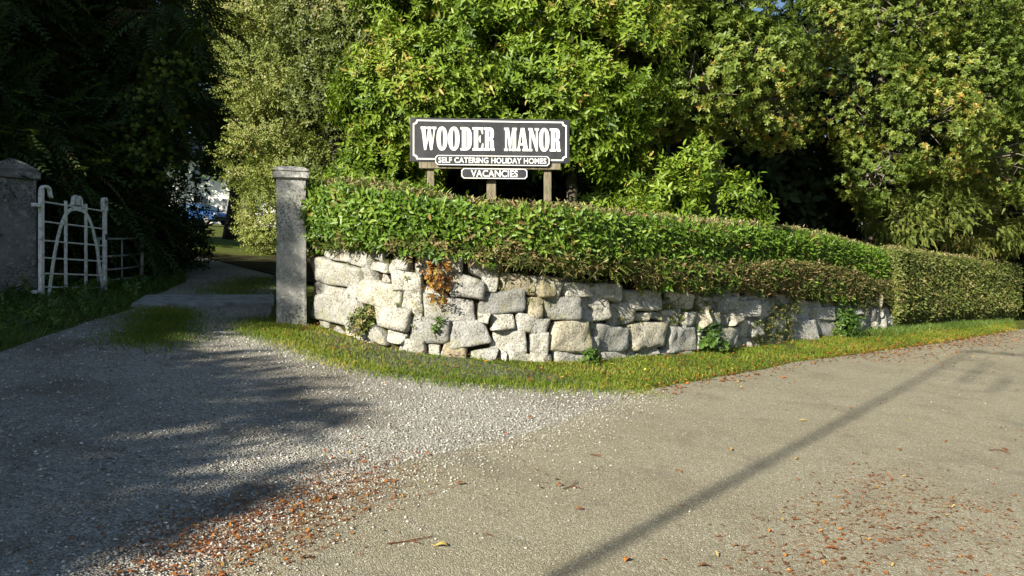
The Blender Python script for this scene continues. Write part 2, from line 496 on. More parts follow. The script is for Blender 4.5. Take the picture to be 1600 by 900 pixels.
def leaf_mesh(name, V, R):
    n = len(V)
    Fc = (LEAF_F[None] + (np.arange(n) * 6)[:, None, None]).reshape(-1, 4)
    return np_mesh(name, V.reshape(-1, 3), Fc, np.repeat(R, 2))
_ph = np.random.default_rng(3).uniform(0, 6.28, (12, 1))
_dr = np.random.default_rng(4).normal(size=(12, 3))
_dr = _dr / np.linalg.norm(_dr, axis=1, keepdims=True)
def wob(p, scale, seed=0):
    """cheap smooth noise, about -1..1"""
    q = np.asarray(p, float) * scale
    s = 0
    for i in range(6):
        k = (i + seed * 3) % 12
        s = s + np.sin(q @ _dr[k] * (1 + .55 * i) * 2.0 + _ph[k, 0] + seed) / (1 + .35 * i)
    return s / 2.4
def inside_poly(x, y, poly):
    c = np.zeros(len(x), bool); n = len(poly)
    for i in range(n):
        x1, y1 = poly[i]; x2, y2 = poly[(i + 1) % n]
        with np.errstate(divide='ignore', invalid='ignore'):
            hit = ((y1 > y) != (y2 > y)) & (x < (x2 - x1) * (y - y1) / (y2 - y1 + 1e-12) + x1)
        c ^= hit
    return c
def seg_dist(x, y, line):
    d = np.full(len(x), 1e9)
    for (x1, y1), (x2, y2) in zip(line[:-1], line[1:]):
        dx, dy = x2 - x1, y2 - y1
        t = np.clip(((x - x1) * dx + (y - y1) * dy) / (dx * dx + dy * dy + 1e-12), 0, 1)
        d = np.minimum(d, np.hypot(x - x1 - t * dx, y - y1 - t * dy))
    return d

trg = np.random.default_rng(77)
T_LAUREL = [sprig(trg, 11, .115, .037, .24) for _ in range(5)]
T_HEDGE = [sprig(trg, 7, .095, .036, .13) for _ in range(5)]
T_HOLLY = [sprig(trg, 12, .075, .03, .24) for _ in range(5)]
T_OLIVE = [sprig(trg, 14, .075, .03, .4, .8) for _ in range(5)]
T_OAK = [sprig(trg, 13, .085, .04, .22, 1.0, fold=.2, whorl=True) for _ in range(5)]
T_WOOD = [sprig(trg, 9, .26, .13, .5) for _ in range(4)]
T_CYP = [frond(trg, 22, .2, .035, .7, .35) for _ in range(5)]
T_YEW = [frond(trg, 18, .1, .028, .34, .35) for _ in range(5)]
T_FERN = [frond(trg, 24, .1, .03, .45, .5) for _ in range(4)]
T_CLIP = [sprig(trg, 8, .055, .024, .09) for _ in range(5)]
T_WEED = [sprig(trg, 7, .09, .045, .14) for _ in range(4)]
T_RUST = [sprig(trg, 8, .075, .045, .16) for _ in range(4)]

def crown_pts(lobes, n, rng, shell=(.55, 1.02), gap=.0, gscale=.8, seed=0, up=.25, rand=.7, keep_inside=False):
    L = np.array(lobes, float)
    area = (L[:, 3] * L[:, 4] + L[:, 4] * L[:, 5] + L[:, 3] * L[:, 5])
    k = rng.choice(len(L), n * 2, p=area / area.sum())
    d = norm(rng.normal(size=(n * 2, 3)))
    r = shell[0] + (shell[1] - shell[0]) * rng.uniform(0, 1, n * 2) ** .6
    c = L[k, :3]; rad = L[k, 3:6]
    lump = 1 + .2 * wob(c + d * rad, .9, seed)
    p = c + d * rad * (r * lump)[:, None]
    ok = wob(p, gscale, seed + 1) > (-1 + gap * 2) * .9 if gap > 0 else np.ones(len(p), bool)
    ok &= p[:, 2] > hgt(p[:, 0], p[:, 1]) + .05
    p = p[ok][:n]; d = d[ok][:n]; rad = rad[ok][:n]
    ax = norm(d / rad) + np.array([0, 0, up]) + rng.normal(0, rand * .5, p.shape)
    return p, ax
def wood(name, base, lobes, r0, parent, rng, twigs=10, mat=None, top=None):
    """trunk with limbs to every lobe of the crown and twigs through it"""
    mb = MB()
    base = Vector(base)
    zs = sorted(lobes, key=lambda l: -l[2])
    tip = Vector(top) if top else Vector(zs[0][:3])
    tp = []
    for i in range(9):
        t = i / 8
        p = base.lerp(tip, t) + Vector((rng.normal(0, .05), rng.normal(0, .05), 0)) * (1 if 0 < i else 0) * (tip - base).length * .15
        tp.append(p)
    tp[0] = base - Vector((0, 0, .15))
    mb.tube(tp, [r0 * (1.35 if i == 0 else 1 - .085 * i) for i in range(9)], 9)
    for lb in lobes:
        c = Vector(lb[:3])
        j = min(range(1, 9), key=lambda q: (tp[q] - c).length + max(0, tp[q].z - c.z) * 2)
        a = tp[j]
        mid = a.lerp(c, .5) + Vector((rng.normal(0, .15), rng.normal(0, .15), rng.normal(.1, .12)))
        if (c - a).length > .25:
            mb.tube([a, a.lerp(mid, .6), mid, c], [r0 * .4, r0 * .3, r0 * .2, min(r0 * .1, .02)], 6)
        for _ in range(twigs):
            d = Vector(rng.normal(size=3)); d.normalize()
            e = c + Vector((d.x * lb[3], d.y * lb[4], d.z * lb[5])) * rng.uniform(.8, 1.0)
            st = c.lerp(mid, rng.uniform(0, .8)) if (c - a).length > .25 else c
            m1 = st.lerp(e, .4) + Vector(rng.normal(0, .2, 3)) * min(1, lb[3])
            m2 = st.lerp(e, .75) + Vector(rng.normal(0, .16, 3)) * min(1, lb[3])
            tr_ = min(r0 * .09, .013) if mat is None else .019
            mb.tube([st, st.lerp(m1, .5) + Vector(rng.normal(0, .06, 3)), m1, m2, e], [tr_, tr_ * .85, tr_ * .7, tr_ * .45, .003], 4, cap=False)
    return mb.build(name, mat or M["bark"], parent, smooth=True)
def tree(name, label, cat, xy, lobes, n, templ, mat, r0=.14, group=None, twigs=10, size=(.75, 1.25), seed=0, top=None,
         droopy=False, wood_mat=None, **kw):
    rng = np.random.default_rng(100 + seed)
    base = (xy[0], xy[1], H(*xy))
    root = thing(name, label, cat, base, group)
    wood("trunk", base, lobes, r0, root, rng, twigs, wood_mat, top)
    p, ax = crown_pts(lobes, n, rng, seed=seed, **kw)
    if droopy:
        ax[:, 2] -= .55
        fr = frames_up(ax, rng)
    else:
        fr = frames(ax, rng)
    bias = np.clip(.45 + .3 * wob(p, .9, seed + 5) + rng.normal(0, .17, len(p)), 0, 1)
    V, R = scatter(templ, p, fr, rng.uniform(size[0], size[1], len(p)), rng, bias)
    link("crown", leaf_mesh("crown", V, R), root, True, mat)
    return root

# ================================================================== THE SETTING
# ground: one sheet out to the horizon
def ground():
    e = np.concatenate([-np.geomspace(400, 32, 14), np.arange(-30, 30.1, 1.0), np.geomspace(32, 400, 14)])
    X, Yy = np.meshgrid(e, e + 10, indexing='ij')
    Z = hgt(X, Yy)
    n = len(e)
    V = np.stack([X, Yy, Z], -1).reshape(-1, 3)
    i, j = np.meshgrid(np.arange(n - 1), np.arange(n - 1), indexing='ij')
    a = (i * n + j).ravel()
    Fc = np.stack([a, a + n, a + n + 1, a + 1], 1)
    o = link("ground", np_mesh("ground", V, Fc, smooth=True), None, True, M["ground"])
    tag(o, kind="structure")
ground()
def sheet(name, poly, lift, mat, wobble=0.0, sub=.35):
    """a flat-lying sheet on the slope, its outline roughened"""
    pts = []
    for (x1, y1), (x2, y2) in zip(poly, poly[1:] + poly[:1]):
        L = math.hypot(x2 - x1, y2 - y1); k = max(1, min(60, int(L / sub)))
        for i in range(k):
            t = i / k
            pts.append((x1 + (x2 - x1) * t, y1 + (y2 - y1) * t))
    pts = np.array(pts)
    if wobble:
        w = np.stack([wob(np.c_[pts, pts[:, :1] * 0], 2.2, 1), wob(np.c_[pts, pts[:, :1] * 0], 2.2, 2)], 1)
        pts = pts + w * wobble
    bm = bmesh.new()
    vs = [bm.verts.new((x, y, H(x, y) + lift)) for x, y in pts]
    bm.faces.new(vs)
    bmesh.ops.triangulate(bm, faces=bm.faces[:])
    me = bpy.data.meshes.new(name); bm.to_mesh(me); bm.free()
    for p in me.polygons:
        if p.normal.z < 0: p.flip()
    o = link(name, me, None, True, mat)
    return tag(o, kind="structure")
ROAD_EDGE = [(-6.5, -14), (-3.0, -3.0), G(300, 900), G(500, 780), G(640, 720), G(850, 670), G(1000, 614), G(1100, 596), G(1240, 567), G(1440, 541), G(1590, 516)]
ROAD_POLY = ROAD_EDGE + [(24, 29.8), (27.5, 26), (16, 13), (9, 3.5), (5, -14)]
VERGE_EDGE = [G(1000, 612), G(860, 606), G(700, 597), G(560, 575), G(480, 547), G(412, 520)]
DRIVE_POLY = VERGE_EDGE + [G(424, 484), G(432, 440), G(430, 402), G(330, 398), G(284, 404), G(292, 440), G(225, 468), G(205, 483), G(130, 504), G(0, 552), (-9.5, 4.5), (-9, -3), (-5, -9), (-2.5, -4), (-.9, 3.3), (-.6, 4.3), (0, 5.3), (1.2, 7)]
sheet("driveway", DRIVE_POLY, .004, M["gravel"], .05)
sheet("road", ROAD_POLY, .008, M["road"], .035)
sheet("lawn", [G(312, 382), G(440, 384), (-19, 52), (-14, 80), (-45, 80), (-30, 50)], .004, M["lawn"], 0)

# wall line: outer foot of the wall, from the pier round the bend and along the road
WPX = [(482, 506), (540, 526), (600, 545), (700, 557), (870, 565), (1000, 557), (1120, 548), (1240, 533), (1400, 513), (1585, 500)]
WP = np.array([G(*p) for p in WPX])
W_TOP = np.array([.53, .47, .40, .36, .20, .06, .0, -.12, -.32, -.46])
H_TOP = np.array([1.26, 1.15, 1.0, .89, .85, .86, .85, .92, .74, .58])
H_BOT = np.array([.50, .48, .44, .46, .26, .17, .06, .03, -.26, -.66])
seg = np.hypot(*np.diff(WP, axis=0).T)
WS = np.concatenate([[0], np.cumsum(seg)])
def catmull(S, vals, s):
    vals = np.asarray(vals, float)
    d = np.gradient(vals, S, axis=0)
    s = np.clip(s, S[0], S[-1])
    i = np.clip(np.searchsorted(S, s, side='right') - 1, 0, len(S) - 2)
    h = (S[i + 1] - S[i]); t = (s - S[i]) / h
    if vals.ndim > 1: h = h[:, None]; t = t[:, None]
    return ((2 * t**3 - 3 * t**2 + 1) * vals[i] + (t**3 - 2 * t**2 + t) * h * d[i] + (-2 * t**3 + 3 * t**2) * vals[i + 1] + (t**3 - t**2) * h * d[i + 1])
def wall_at(s):
    s = np.atleast_1d(np.asarray(s, float))
    p = catmull(WS, WP, s)
    q = catmull(WS, WP, np.clip(s + .05, 0, WS[-1])) - catmull(WS, WP, np.clip(s - .05, 0, WS[-1]))
    t = norm(q)
    n = np.stack([t[:, 1], -t[:, 0]], 1)                  # towards the road
    return p, n
def wtop(s): return catmull(WS, W_TOP, np.atleast_1d(s))
def htop(s): return catmull(WS, H_TOP, np.atleast_1d(s))
def hbot(s): return catmull(WS, H_BOT, np.atleast_1d(s))
LW = WS[-1]

# raised bank of earth kept by the wall
def bank():
    ns, nt = 90, 9
    ss = np.linspace(-.0, LW, ns); dt = np.array([.12, .35, .8, 1.4, 2.4, 4, 6, 9, 13])
    p, n = wall_at(ss)
    V = np.zeros((ns, nt, 3))
    for j, d in enumerate(dt):
        q = p - n * d
        V[:, j, :2] = q
        zt = wtop(ss) - .06
        g = hgt(q[:, 0], q[:, 1])
        k = np.clip((d - 3) / 8, 0, 1)
        V[:, j, 2] = np.maximum(zt * (1 - k) + g * k, g + .02) + .02 * wob(np.c_[q, zt], 1.5)
    a = (np.arange(ns - 1)[:, None] * nt + np.arange(nt - 1)[None]).ravel()
    Fc = np.stack([a, a + nt, a + nt + 1, a + 1], 1)
    tag(link("bank", np_mesh("bank", V.reshape(-1, 3), Fc, smooth=True), None, True, M["earth"]), kind="structure")
bank()

# ------------------------------------------------------------------ rubble wall
def stone_wall():
    rng = np.random.default_rng(21)
    root = thing("stone_wall", "curved dry stone retaining wall of pale granite rubble under the hedge", "wall", (WP[0][0], WP[0][1], H(*WP[0])))
    rects = []
    def split(s0, s1, v0, v1, depth):
        w = s1 - s0; h = (v1 - v0)
        lim_w, lim_h = (.72, .36) if s0 < 6.5 else (.5, .27)
        big = w > lim_w or h > lim_h
        stop = (w < .3 and h < .17) or (not big and rng.random() < .6) or w < .16 or h < .1
        if stop: rects.append((s0, s1, v0, v1)); return
        if (h * rng.uniform(1.5, 2.6) > w) or (depth == 0):
            f = rng.uniform(.3, .7); m = v0 + h * f
            split(s0, s1, v0, m, depth + 1); split(s0, s1, m, v1, depth + 1)
        else:
            f = rng.uniform(.24, .76); m = s0 + w * f
            split(s0, m, v0, v1, depth + 1); split(m, s1, v0, v1, depth + 1)
    s = .04
    while s < LW - .1:
        w = rng.uniform(1.5, 2.8); e = min(s + w, LW)
        split(s, e, 0.0, 1.12, 0); s = e
    # the larger stones of the bend, surveyed from the photograph
    A = [(265,378,460,448),(218,445,410,545),(218,545,365,597),(365,545,415,580),(225,588,425,700),(410,455,465,490),(465,450,530,485),(545,430,645,475),(548,478,690,565),
         (418,535,605,635),(608,568,690,643),(485,637,645,725),(465,725,535,775),(533,725,625,782),(632,672,810,780),(690,590,908,685),(740,412,850,500),(862,430,1010,502),
         (790,500,950,590),(932,500,1000,560),(1005,485,1160,570),(1160,498,1270,585),(918,556,1112,658),(1108,582,1190,670),(915,652,968,695),(800,688,965,790),(970,660,1068,722),
         (1068,662,1215,735),(968,722,1118,818),(1125,735,1220,825),(592,765,715,828),(772,785,878,842),(885,808,990,852),(1025,818,1170,856),(425,480,480,530),
         (712,785,770,825),(360,690,420,730),(645,640,690,670),(990,810,1025,850)]
    B = [(-70,428,78,508),(82,448,225,508),(222,450,335,522),(-10,508,152,612),(155,502,275,618),(285,528,412,625),(362,480,520,570),(552,495,655,565),(415,580,465,615),(468,580,515,612),
         (515,568,605,645),(605,580,670,640),(30,615,192,755),(205,630,375,748),(372,625,530,742),(532,642,665,750),(45,745,190,800),(170,690,225,750),(225,748,370,790),(370,740,500,775),
         (500,745,650,780),(680,510,750,570),(750,500,810,590),(810,510,850,570),(715,585,775,640),(775,592,808,635),(810,570,872,625),(860,615,890,690),(890,610,945,690),(735,650,845,745),
         (840,715,940,770),(935,535,1020,605),(960,605,1060,680),(1040,550,1110,630),(1045,670,1095,740),(1100,610,1180,710),(1165,560,1255,620),(1275,550,1370,600),(1290,600,1350,665),
         (1350,595,1400,655),(850,530,935,605),(-40,660,26,755),(-70,758,40,806),(950,690,1040,745),(1185,620,1285,690),(670,570,715,640),(665,645,735,740)]
    px_ = [p[0] for p in WPX]; fy_ = [p[1] for p in WPX]
    placed = []
    for lst, ox, oy, k in ((A, 400, 240, 2.648), (B, 850, 280, 2.812)):
        for (x0, y0, x1, y1) in lst:
            x0, x1 = ox + x0 / k, ox + x1 / k; y0, y1 = oy + y0 / k, oy + y1 / k
            sa, sb = float(np.interp(x0, px_, WS)), float(np.interp(x1, px_, WS))
            xm = (x0 + x1) / 2; sm = (sa + sb) / 2
            Yd = float(wall_at(sm)[0][0, 1]); fy = float(np.interp(xm, px_, fy_))
            placed.append((max(sa, .02), sb, (fy - y1) / F * Yd - .03, (fy - y0) / F * Yd))
    S_END = float(np.interp(1345, px_, WS))
    def covered(a, b, c, d):
        sm = (a + b) / 2; vm = (c + d) / 2
        return any(p0 + .02 < sm < p1 - .02 and q0 + .02 < vm < q1 - .02 for p0, p1, q0, q1 in placed)
    fill = [(a, b, c, d, 1 if a < S_END else 2) for (a, b, c, d) in rects if not (a < S_END and covered(a, b, c, d))]
    allst = [(a, b, c, d, 0) for (a, b, c, d) in placed] + fill
    VS = []; FS = []; RS = []; off = 0
    nu, nv = 19, 15
    uu = np.sin(np.linspace(-np.pi / 2, np.pi / 2, nu)); vv = np.sin(np.linspace(-np.pi / 2, np.pi / 2, nv))
    U, Vv = np.meshgrid(uu, vv, indexing='ij')
    for (s0, s1, v0, v1, kind_) in allst:
        mid_s = (s0 + s1) / 2
        # top of the wall: v is metres above the foot
        p, n = wall_at(mid_s)
        hh = float(wtop(mid_s)[0]) - H(*p[0]) + rng.normal(.0, .05)
        if kind_ and v0 + (v1 - v0) * .6 > hh + .03: continue
        v0 -= .07 if kind_ else 0
        back = .085 if kind_ == 1 else 0.0
        lean_ = np.interp(mid_s, [4, 6, 9], [0, .028, .035])
        e = rng.uniform(5.5, 18.0)
        # square to rounded square
        rr = (np.abs(U)**e + np.abs(Vv)**e)**(1 / e)
        mx = np.maximum(np.abs(U), np.abs(Vv))
        sc = np.where(rr > 1e-6, mx / np.maximum(rr, 1e-6), 1)
        a = U * sc; b = Vv * sc
        gap = rng.uniform(.003, .010) if kind_ == 0 else rng.uniform(.004, .012)
        hw = (s1 - s0) / 2 - gap; hv = (v1 - v0) / 2 - gap
        sh = rng.uniform(-.16, .16); tp = rng.uniform(-.16, .16)
        S_ = mid_s + a * hw * (1 + tp * b) + sh * b * hv
        Z_ = (v0 + v1) / 2 + b * hv * (1 + rng.uniform(-.12, .12) * a) + rng.normal(0, .02) * a
        # warp shared by neighbours
        q = np.stack([S_.ravel(), Z_.ravel(), np.zeros(S_.size)], 1)
        S2 = S_ + (.055 * (kind_ > 0) + .02) * wob(q, 1.9, 1).reshape(S_.shape) + .014 * wob(q, 7, 3).reshape(S_.shape)
        Z2 = Z_ + (.05 * (kind_ > 0) + .016) * wob(q, 1.9, 2).reshape(S_.shape) + .014 * wob(q, 7, 4).reshape(S_.shape)
        edge = np.maximum(np.abs(U), np.abs(Vv))
        prof = np.where(edge > .999, 0, np.clip(1.02 - .3 * edge**rng.uniform(6, 14) - .4 * edge**50, 0, 1))
        q3 = q + rng.uniform(0, 50, 3)
        dep = -.10 + prof * (rng.uniform(.085, .13) + .026 * wob(q3, 4.5, 0).reshape(S_.shape) + .014 * np.abs(wob(q3, 11, 2)).reshape(S_.shape) + .006 * wob(q3, 30, 1).reshape(S_.shape))
        dep -= back
        dep += (a * rng.normal(lean_, .024) + b * rng.normal(-.006, .02)) * prof
        P_, N_ = wall_at(np.clip(S2.ravel(), 0, LW))
        batter = -.06 * Z2.ravel()
        xy = P_ + N_ * (dep.ravel() + batter)[:, None]
        base = H(*p[0]) if False else hgt(P_[:, 0], P_[:, 1])
        VS.append(np.c_[xy, base + Z2.ravel()])
        idx = (np.arange(nu - 1)[:, None] * nv + np.arange(nv - 1)[None]).ravel()
        FS.append(np.stack([idx, idx + nv, idx + nv + 1, idx + 1], 1) + off); off += nu * nv
        RS.append(np.full(len(idx), np.clip(rng.normal(.5, .27), 0, 1)))
    V = np.concatenate(VS); Fc = np.concatenate(FS); R = np.concatenate(RS)
    link("stonework", np_mesh("stonework", V, Fc, R, True), root, True, M["stone"])
    # earth packed between and behind the stones
    ss = np.linspace(0, LW, 160)
    p, n = wall_at(ss)
    rows = []
    for k, fz in enumerate(np.linspace(0, 1, 7)):
        z0 = hgt(p[:, 0], p[:, 1]) - .1; z1 = wtop(ss) - .02
        z = z0 + (z1 - z0) * fz
        q = p - n * (.10 + .06 * fz)
        q = q + n * (.02 * wob(np.c_[q, z], 4, 2))[:, None]
        rows.append(np.c_[q, z])
    q = p - n * .5
    rows.append(np.c_[q, wtop(ss) - .02])
    V = np.stack(rows, 1); nt = V.shape[1]
    a = (np.arange(len(ss) - 1)[:, None] * nt + np.arange(nt - 1)[None]).ravel()
    link("earth_fill", np_mesh("earth_fill", V.reshape(-1, 3), np.stack([a, a + nt, a + nt + 1, a + 1], 1), smooth=True), root, True, M["earth"])
stone_wall()

# ------------------------------------------------------------------ hedges
def hedge(name, label, s0, s1, n_front, n_top, templ, mat, depth, bulge, seed, size, twig_n, tm=None, core_in=.16, end0=False, end1=False, box=False):
    rng = np.random.default_rng(seed)
    p0, _ = wall_at((s0 + s1) / 2)
    root = thing(name, label, "hedge", (p0[0][0], p0[0][1], float(hbot((s0 + s1) / 2)[0])))
    def point(s, v, d):
        """v: 0 foot .. 1 top; d: metres behind the face"""
        p, n = wall_at(s)
        zb = hbot(s); zt = htop(s)
        if box: zb = hgt(p[:, 0], p[:, 1]) + .12
        z = zb + (zt - zb) * v
        rnd_ = np.where(v > .78, (v - .78) / .22, 0)**2 * (.06 if box else .16)
        low = np.where(v < .15, (.15 - v) / .15, 0) * .08
        out = bulge - np.interp(s, [4, 7.5], [0, .17]) * (bulge < .06) + .05 * wob(np.c_[p, z], 1.3, seed % 5) - rnd_ - low
        q = p + n * (out - d)[:, None]
        return np.c_[q, z + .03 * wob(np.c_[p, z], 1.1, 1)], n
    # front
    s = rng.uniform(s0, s1, n_front); v = rng.uniform(-.03, 1.0, n_front); d = np.abs(rng.normal(0, .05, n_front)) + rng.uniform(0, .1, n_front) * (rng.random(n_front) < .4)
    q, n = point(s, v, d)
    ax = np.c_[n, np.zeros(len(n))] + np.array([0, 0, .35]) + rng.normal(0, .42, q.shape)
    pos = [q]; axs = [ax]
    # top
    s = rng.uniform(s0, s1, n_top); v = np.ones(n_top); d = rng.uniform(0, depth, n_top)
    q, n = point(s, v, d + .1)
    q[:, 2] += rng.normal(0, .02, n_top) + .02 * wob(q, 2, 1)
    pos.append(q); axs.append(np.array([0, 0, 1.0]) + rng.normal(0, .45, q.shape))
    for flag, se, sg in ((end0, s0, -1), (end1, s1, 1)):
        if flag:
            k = n_front // 9
            s = np.full(k, se) - sg * np.abs(rng.normal(0, .03, k)); v = rng.uniform(0, 1, k); d = rng.uniform(0, depth, k)
            q, n = point(s, v, d)
            t = np.stack([-n[:, 1], n[:, 0]], 1) * sg
            pos.append(q); axs.append(np.c_[t, np.full(k, .3)] + rng.normal(0, .4, q.shape))
    pos = np.concatenate(pos); axs = np.concatenate(axs)
    bias = np.clip(.45 + .25 * wob(pos, 1.1, 3) + rng.normal(0, .2, len(pos)), 0, 1)
    V, R = scatter(templ, pos, frames(axs, rng), rng.uniform(*size, len(pos)), rng, bias)
    link("foliage", leaf_mesh("foliage", V, R), root, True, mat)
    # woody inside
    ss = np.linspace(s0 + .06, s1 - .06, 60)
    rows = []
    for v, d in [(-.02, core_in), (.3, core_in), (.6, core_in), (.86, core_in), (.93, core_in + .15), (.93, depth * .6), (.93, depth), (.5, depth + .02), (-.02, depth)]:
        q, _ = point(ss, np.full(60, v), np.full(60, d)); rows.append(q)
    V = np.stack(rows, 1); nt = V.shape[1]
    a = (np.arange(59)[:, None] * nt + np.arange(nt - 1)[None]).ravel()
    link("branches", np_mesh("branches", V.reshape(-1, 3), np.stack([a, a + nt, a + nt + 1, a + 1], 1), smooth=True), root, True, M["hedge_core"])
    # clipped twig ends along the shorn top
    if twig_n:
        s = rng.uniform(s0, s1, twig_n); d = np.where(rng.random(twig_n) < .65, rng.uniform(-.06, .22, twig_n), rng.uniform(0, depth, twig_n))
        q, n = point(s, np.ones(twig_n), d + .1); q[:, 2] += rng.uniform(-.01, .085, twig_n)
        fr = frames(np.array([0, 0, 1.0]) + rng.normal(0, .5, q.shape), rng)
        T = [sprig(rng, 4, .05, .012, .07) for _ in range(4)]
        V, R = scatter(T, q, fr, rng.uniform(.7, 1.4, twig_n), rng)
        link("clipped_twigs", leaf_mesh("clipped_twigs", V, R), root, True, tm or M["tan_twig"])
    return root
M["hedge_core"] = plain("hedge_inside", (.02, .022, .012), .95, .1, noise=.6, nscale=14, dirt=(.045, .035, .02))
S_SPLIT = float(np.interp(1392, [p[0] for p in WPX], WS))
hedge("laurel_hedge", "glossy clipped laurel hedge on top of the granite wall, in front of the sign", (.02), S_SPLIT, 13500, 4600, T_HEDGE, M["hedge"], .85, .05, 31, (.55, 1.0), 5600, end0=True)
hedge("clipped_hedge", "tall square clipped olive hedge at the far end of the wall by the road", S_SPLIT + .05, LW, 12500, 3000, T_CLIP, M["clip"], .9, .1, 32, (.9, 1.6), 2200, end0=True, end1=True, box=True)

# ------------------------------------------------------------------ gate piers
def pier(label, xy, w, h, rz, mat, capw, round_cap):
    z0 = H(*xy)
    root = thing("gate_pier", label, "gate pier", (xy[0], xy[1], z0), rz=rz)
    mb = MB()
    n = 22
    vs = []
    rng = np.random.default_rng(int(w * 1000))
    # shaft with slightly uneven faces and worn corners
    k = 6
    ring = []
    for sx, sy in ((-1, -1), (1, -1), (1, 1), (-1, 1)):
        pass
    outline = []
    for (ax, ay), (bx, by) in zip(((-1, -1), (1, -1), (1, 1), (-1, 1)), ((1, -1), (1, 1), (-1, 1), (-1, -1))):
        for i in range(k):
            t = (i + .08) / k if i == 0 else (i / k)
            outline.append((ax + (bx - ax) * t, ay + (by - ay) * t))
        outline.append((ax + (bx - ax) * .94, ay + (by - ay) * .94))
    m = len(outline)
    for j in range(n + 1):
        z = -.2 + (h - .17 + .2) * j / n
        for (ox, oy) in outline:
            e = .006 * float(wob(np.array([ox * 2, oy * 2, z * 3]), 1.7, 2))
            f = (w / 2) * (1.0 + .02 * (1 - j / n)) + e
            vs.append((ox * f, oy * f, z))
    fs = [(j * m + i, j * m + (i + 1) % m, (j + 1) * m + (i + 1) % m, (j + 1) * m + i) for j in range(n) for i in range(m)]
    mb.add(vs, fs)
    mb.build("shaft", mat, root, False, smooth=False)
    cb = MB()
    c = capw / 2
    prof = [(c * .86, h - .175), (c, h - .16), (c, h - .095), (c * .9, h - .09), (c * .9, h - .078), (c * .97, h - .072), (c * .95, h - .045), (c * .72, h - .018), (c * .35, h - .002), (0.01, h + .002)] if round_cap else \
           [(c * .86, h - .22), (c, h - .20), (c, h - .115), (c * .93, h - .11), (c * .93, h - .1), (c * .96, h - .095), (c * .94, h - .08), (c * .5, h + .01), (c * .14, h + .07), (.01, h + .08)]
    q = 5
    ring = []
    for (ax, ay), (bx, by) in zip(((-1, -1), (1, -1), (1, 1), (-1, 1)), ((1, -1), (1, 1), (-1, 1), (-1, -1))):
        for i in range(q): ring.append((ax + (bx - ax) * (i + .12 * (i == 0)) / q, ay + (by - ay) * (i + .12 * (i == 0)) / q))
        ring.append((ax + (bx - ax) * .95, ay + (by - ay) * .95))
    m = len(ring)
    vs = [(x * r, y * r, z + .006 * float(wob(np.array([x, y, z * 5]), 3, 1))) for (r, z) in prof for (x, y) in ring]
    fs = [(j * m + i, j * m + (i + 1) % m, (j + 1) * m + (i + 1) % m, (j + 1) * m + i) for j in range(len(prof) - 1) for i in range(m)]
    fs.append(tuple(range(m - 1, -1, -1)))
    cb.add(vs, fs)
    cb.build("cap_stone", mat, root, False)
    return root
PIER_R = (-2.775, 10.05)
PIER_L = (-6.65, 10.6)
pier("slim granite gate pier with a shallow domed cap at the end of the stone wall", PIER_R, .35, 1.97, math.radians(13), M["pier"], .435, True)
pier("stout grey gate pier with a pointed cap beside the white iron gate", PIER_L, .50, 1.69, math.radians(38), M["pier_grey"], .60, False)

# threshold across the gateway
def threshold():
    a = np.array(G(205, 480)); b = np.array(G(428, 478))
    a2 = np.array(G(228, 466)); b2 = np.array(G(428, 465))
    mb = MB(); vs = []; N = 14
    for j in range(N + 1):
        t = j / N
        for q, dz in ((a + (b - a) * t, -.02), (a + (b - a) * t, .045), (a2 + (b2 - a2) * t, .05), (a2 + (b2 - a2) * t, -.02)):
            w = .02 * math.sin(j * 2.1 + dz * 50)
            vs.append((q[0], q[1] + w, H(*q) + dz))
    fs = []
    for j in range(N):
        for i in range(3): fs.append((j * 4 + i, j * 4 + i + 1, j * 4 + i + 5, j * 4 + i + 4)[::-1])
    fs += [(0, 1, 2, 3), tuple(N * 4 + i for i in (3, 2, 1, 0))]
    mb.add(vs, fs)
    o = mb.build("path_threshold", M["slab"])
    tag(o, kind="structure")
threshold()

# ------------------------------------------------------------------ sign
def curve_mesh(polys, extrude):
    """filled flat outlines (inner loops are holes) turned into a mesh"""
    cu = bpy.data.curves.new("outline", 'CURVE'); cu.dimensions = '2D'; cu.fill_mode = 'BOTH'; cu.extrude = extrude
    for pl in polys:
        sp = cu.splines.new('POLY'); sp.points.add(len(pl) - 1)
        for q, (x, y) in zip(sp.points, pl): q.co = (x, y, 0, 1)
        sp.use_cyclic_u = True
    o = bpy.data.objects.new("outline", cu); COL.objects.link(o)
    dg = bpy.context.evaluated_depsgraph_get(); dg.update()
    me = bpy.data.meshes.new_from_object(o.evaluated_get(dg))
    bpy.data.objects.remove(o); bpy.data.curves.remove(cu)
    return me
def text_mesh(body, width, height, extrude, bold=.018):
    cu = bpy.data.curves.new("words", 'FONT'); cu.body = body; cu.extrude = extrude; cu.offset = bold; cu.resolution_u = 4
    cu.space_character = 1.05
    o = bpy.data.objects.new("words", cu); COL.objects.link(o)
    dg = bpy.context.evaluated_depsgraph_get(); dg.update()
    me = bpy.data.meshes.new_from_object(o.evaluated_get(dg))
    bpy.data.objects.remove(o); bpy.data.curves.remove(cu)
    co = np.zeros(len(me.vertices) * 3); me.vertices.foreach_get("co", co); co = co.reshape(-1, 3)
    mn = co.min(0); mxx = co.max(0)
    co[:, 0] = (co[:, 0] - (mn[0] + mxx[0]) / 2) * width / (mxx[0] - mn[0])
    co[:, 1] = (co[:, 1] - (mn[1] + mxx[1]) / 2) * height / (mxx[1] - mn[1])
    me.vertices.foreach_set("co", co.ravel())
    return me
def sup(cx, cy, rx, ry, e=2.3, n=28, a0=0, a1=2 * math.pi, close=True):
    out = []
    for i in range(n + (0 if close else 1)):
        a = a0 + (a1 - a0) * i / n
        c, s = math.cos(a), math.sin(a)
        out.append((cx + rx * math.copysign(abs(c)**(2 / e), c), cy + ry * math.copysign(abs(s)**(2 / e), s)))
    return out
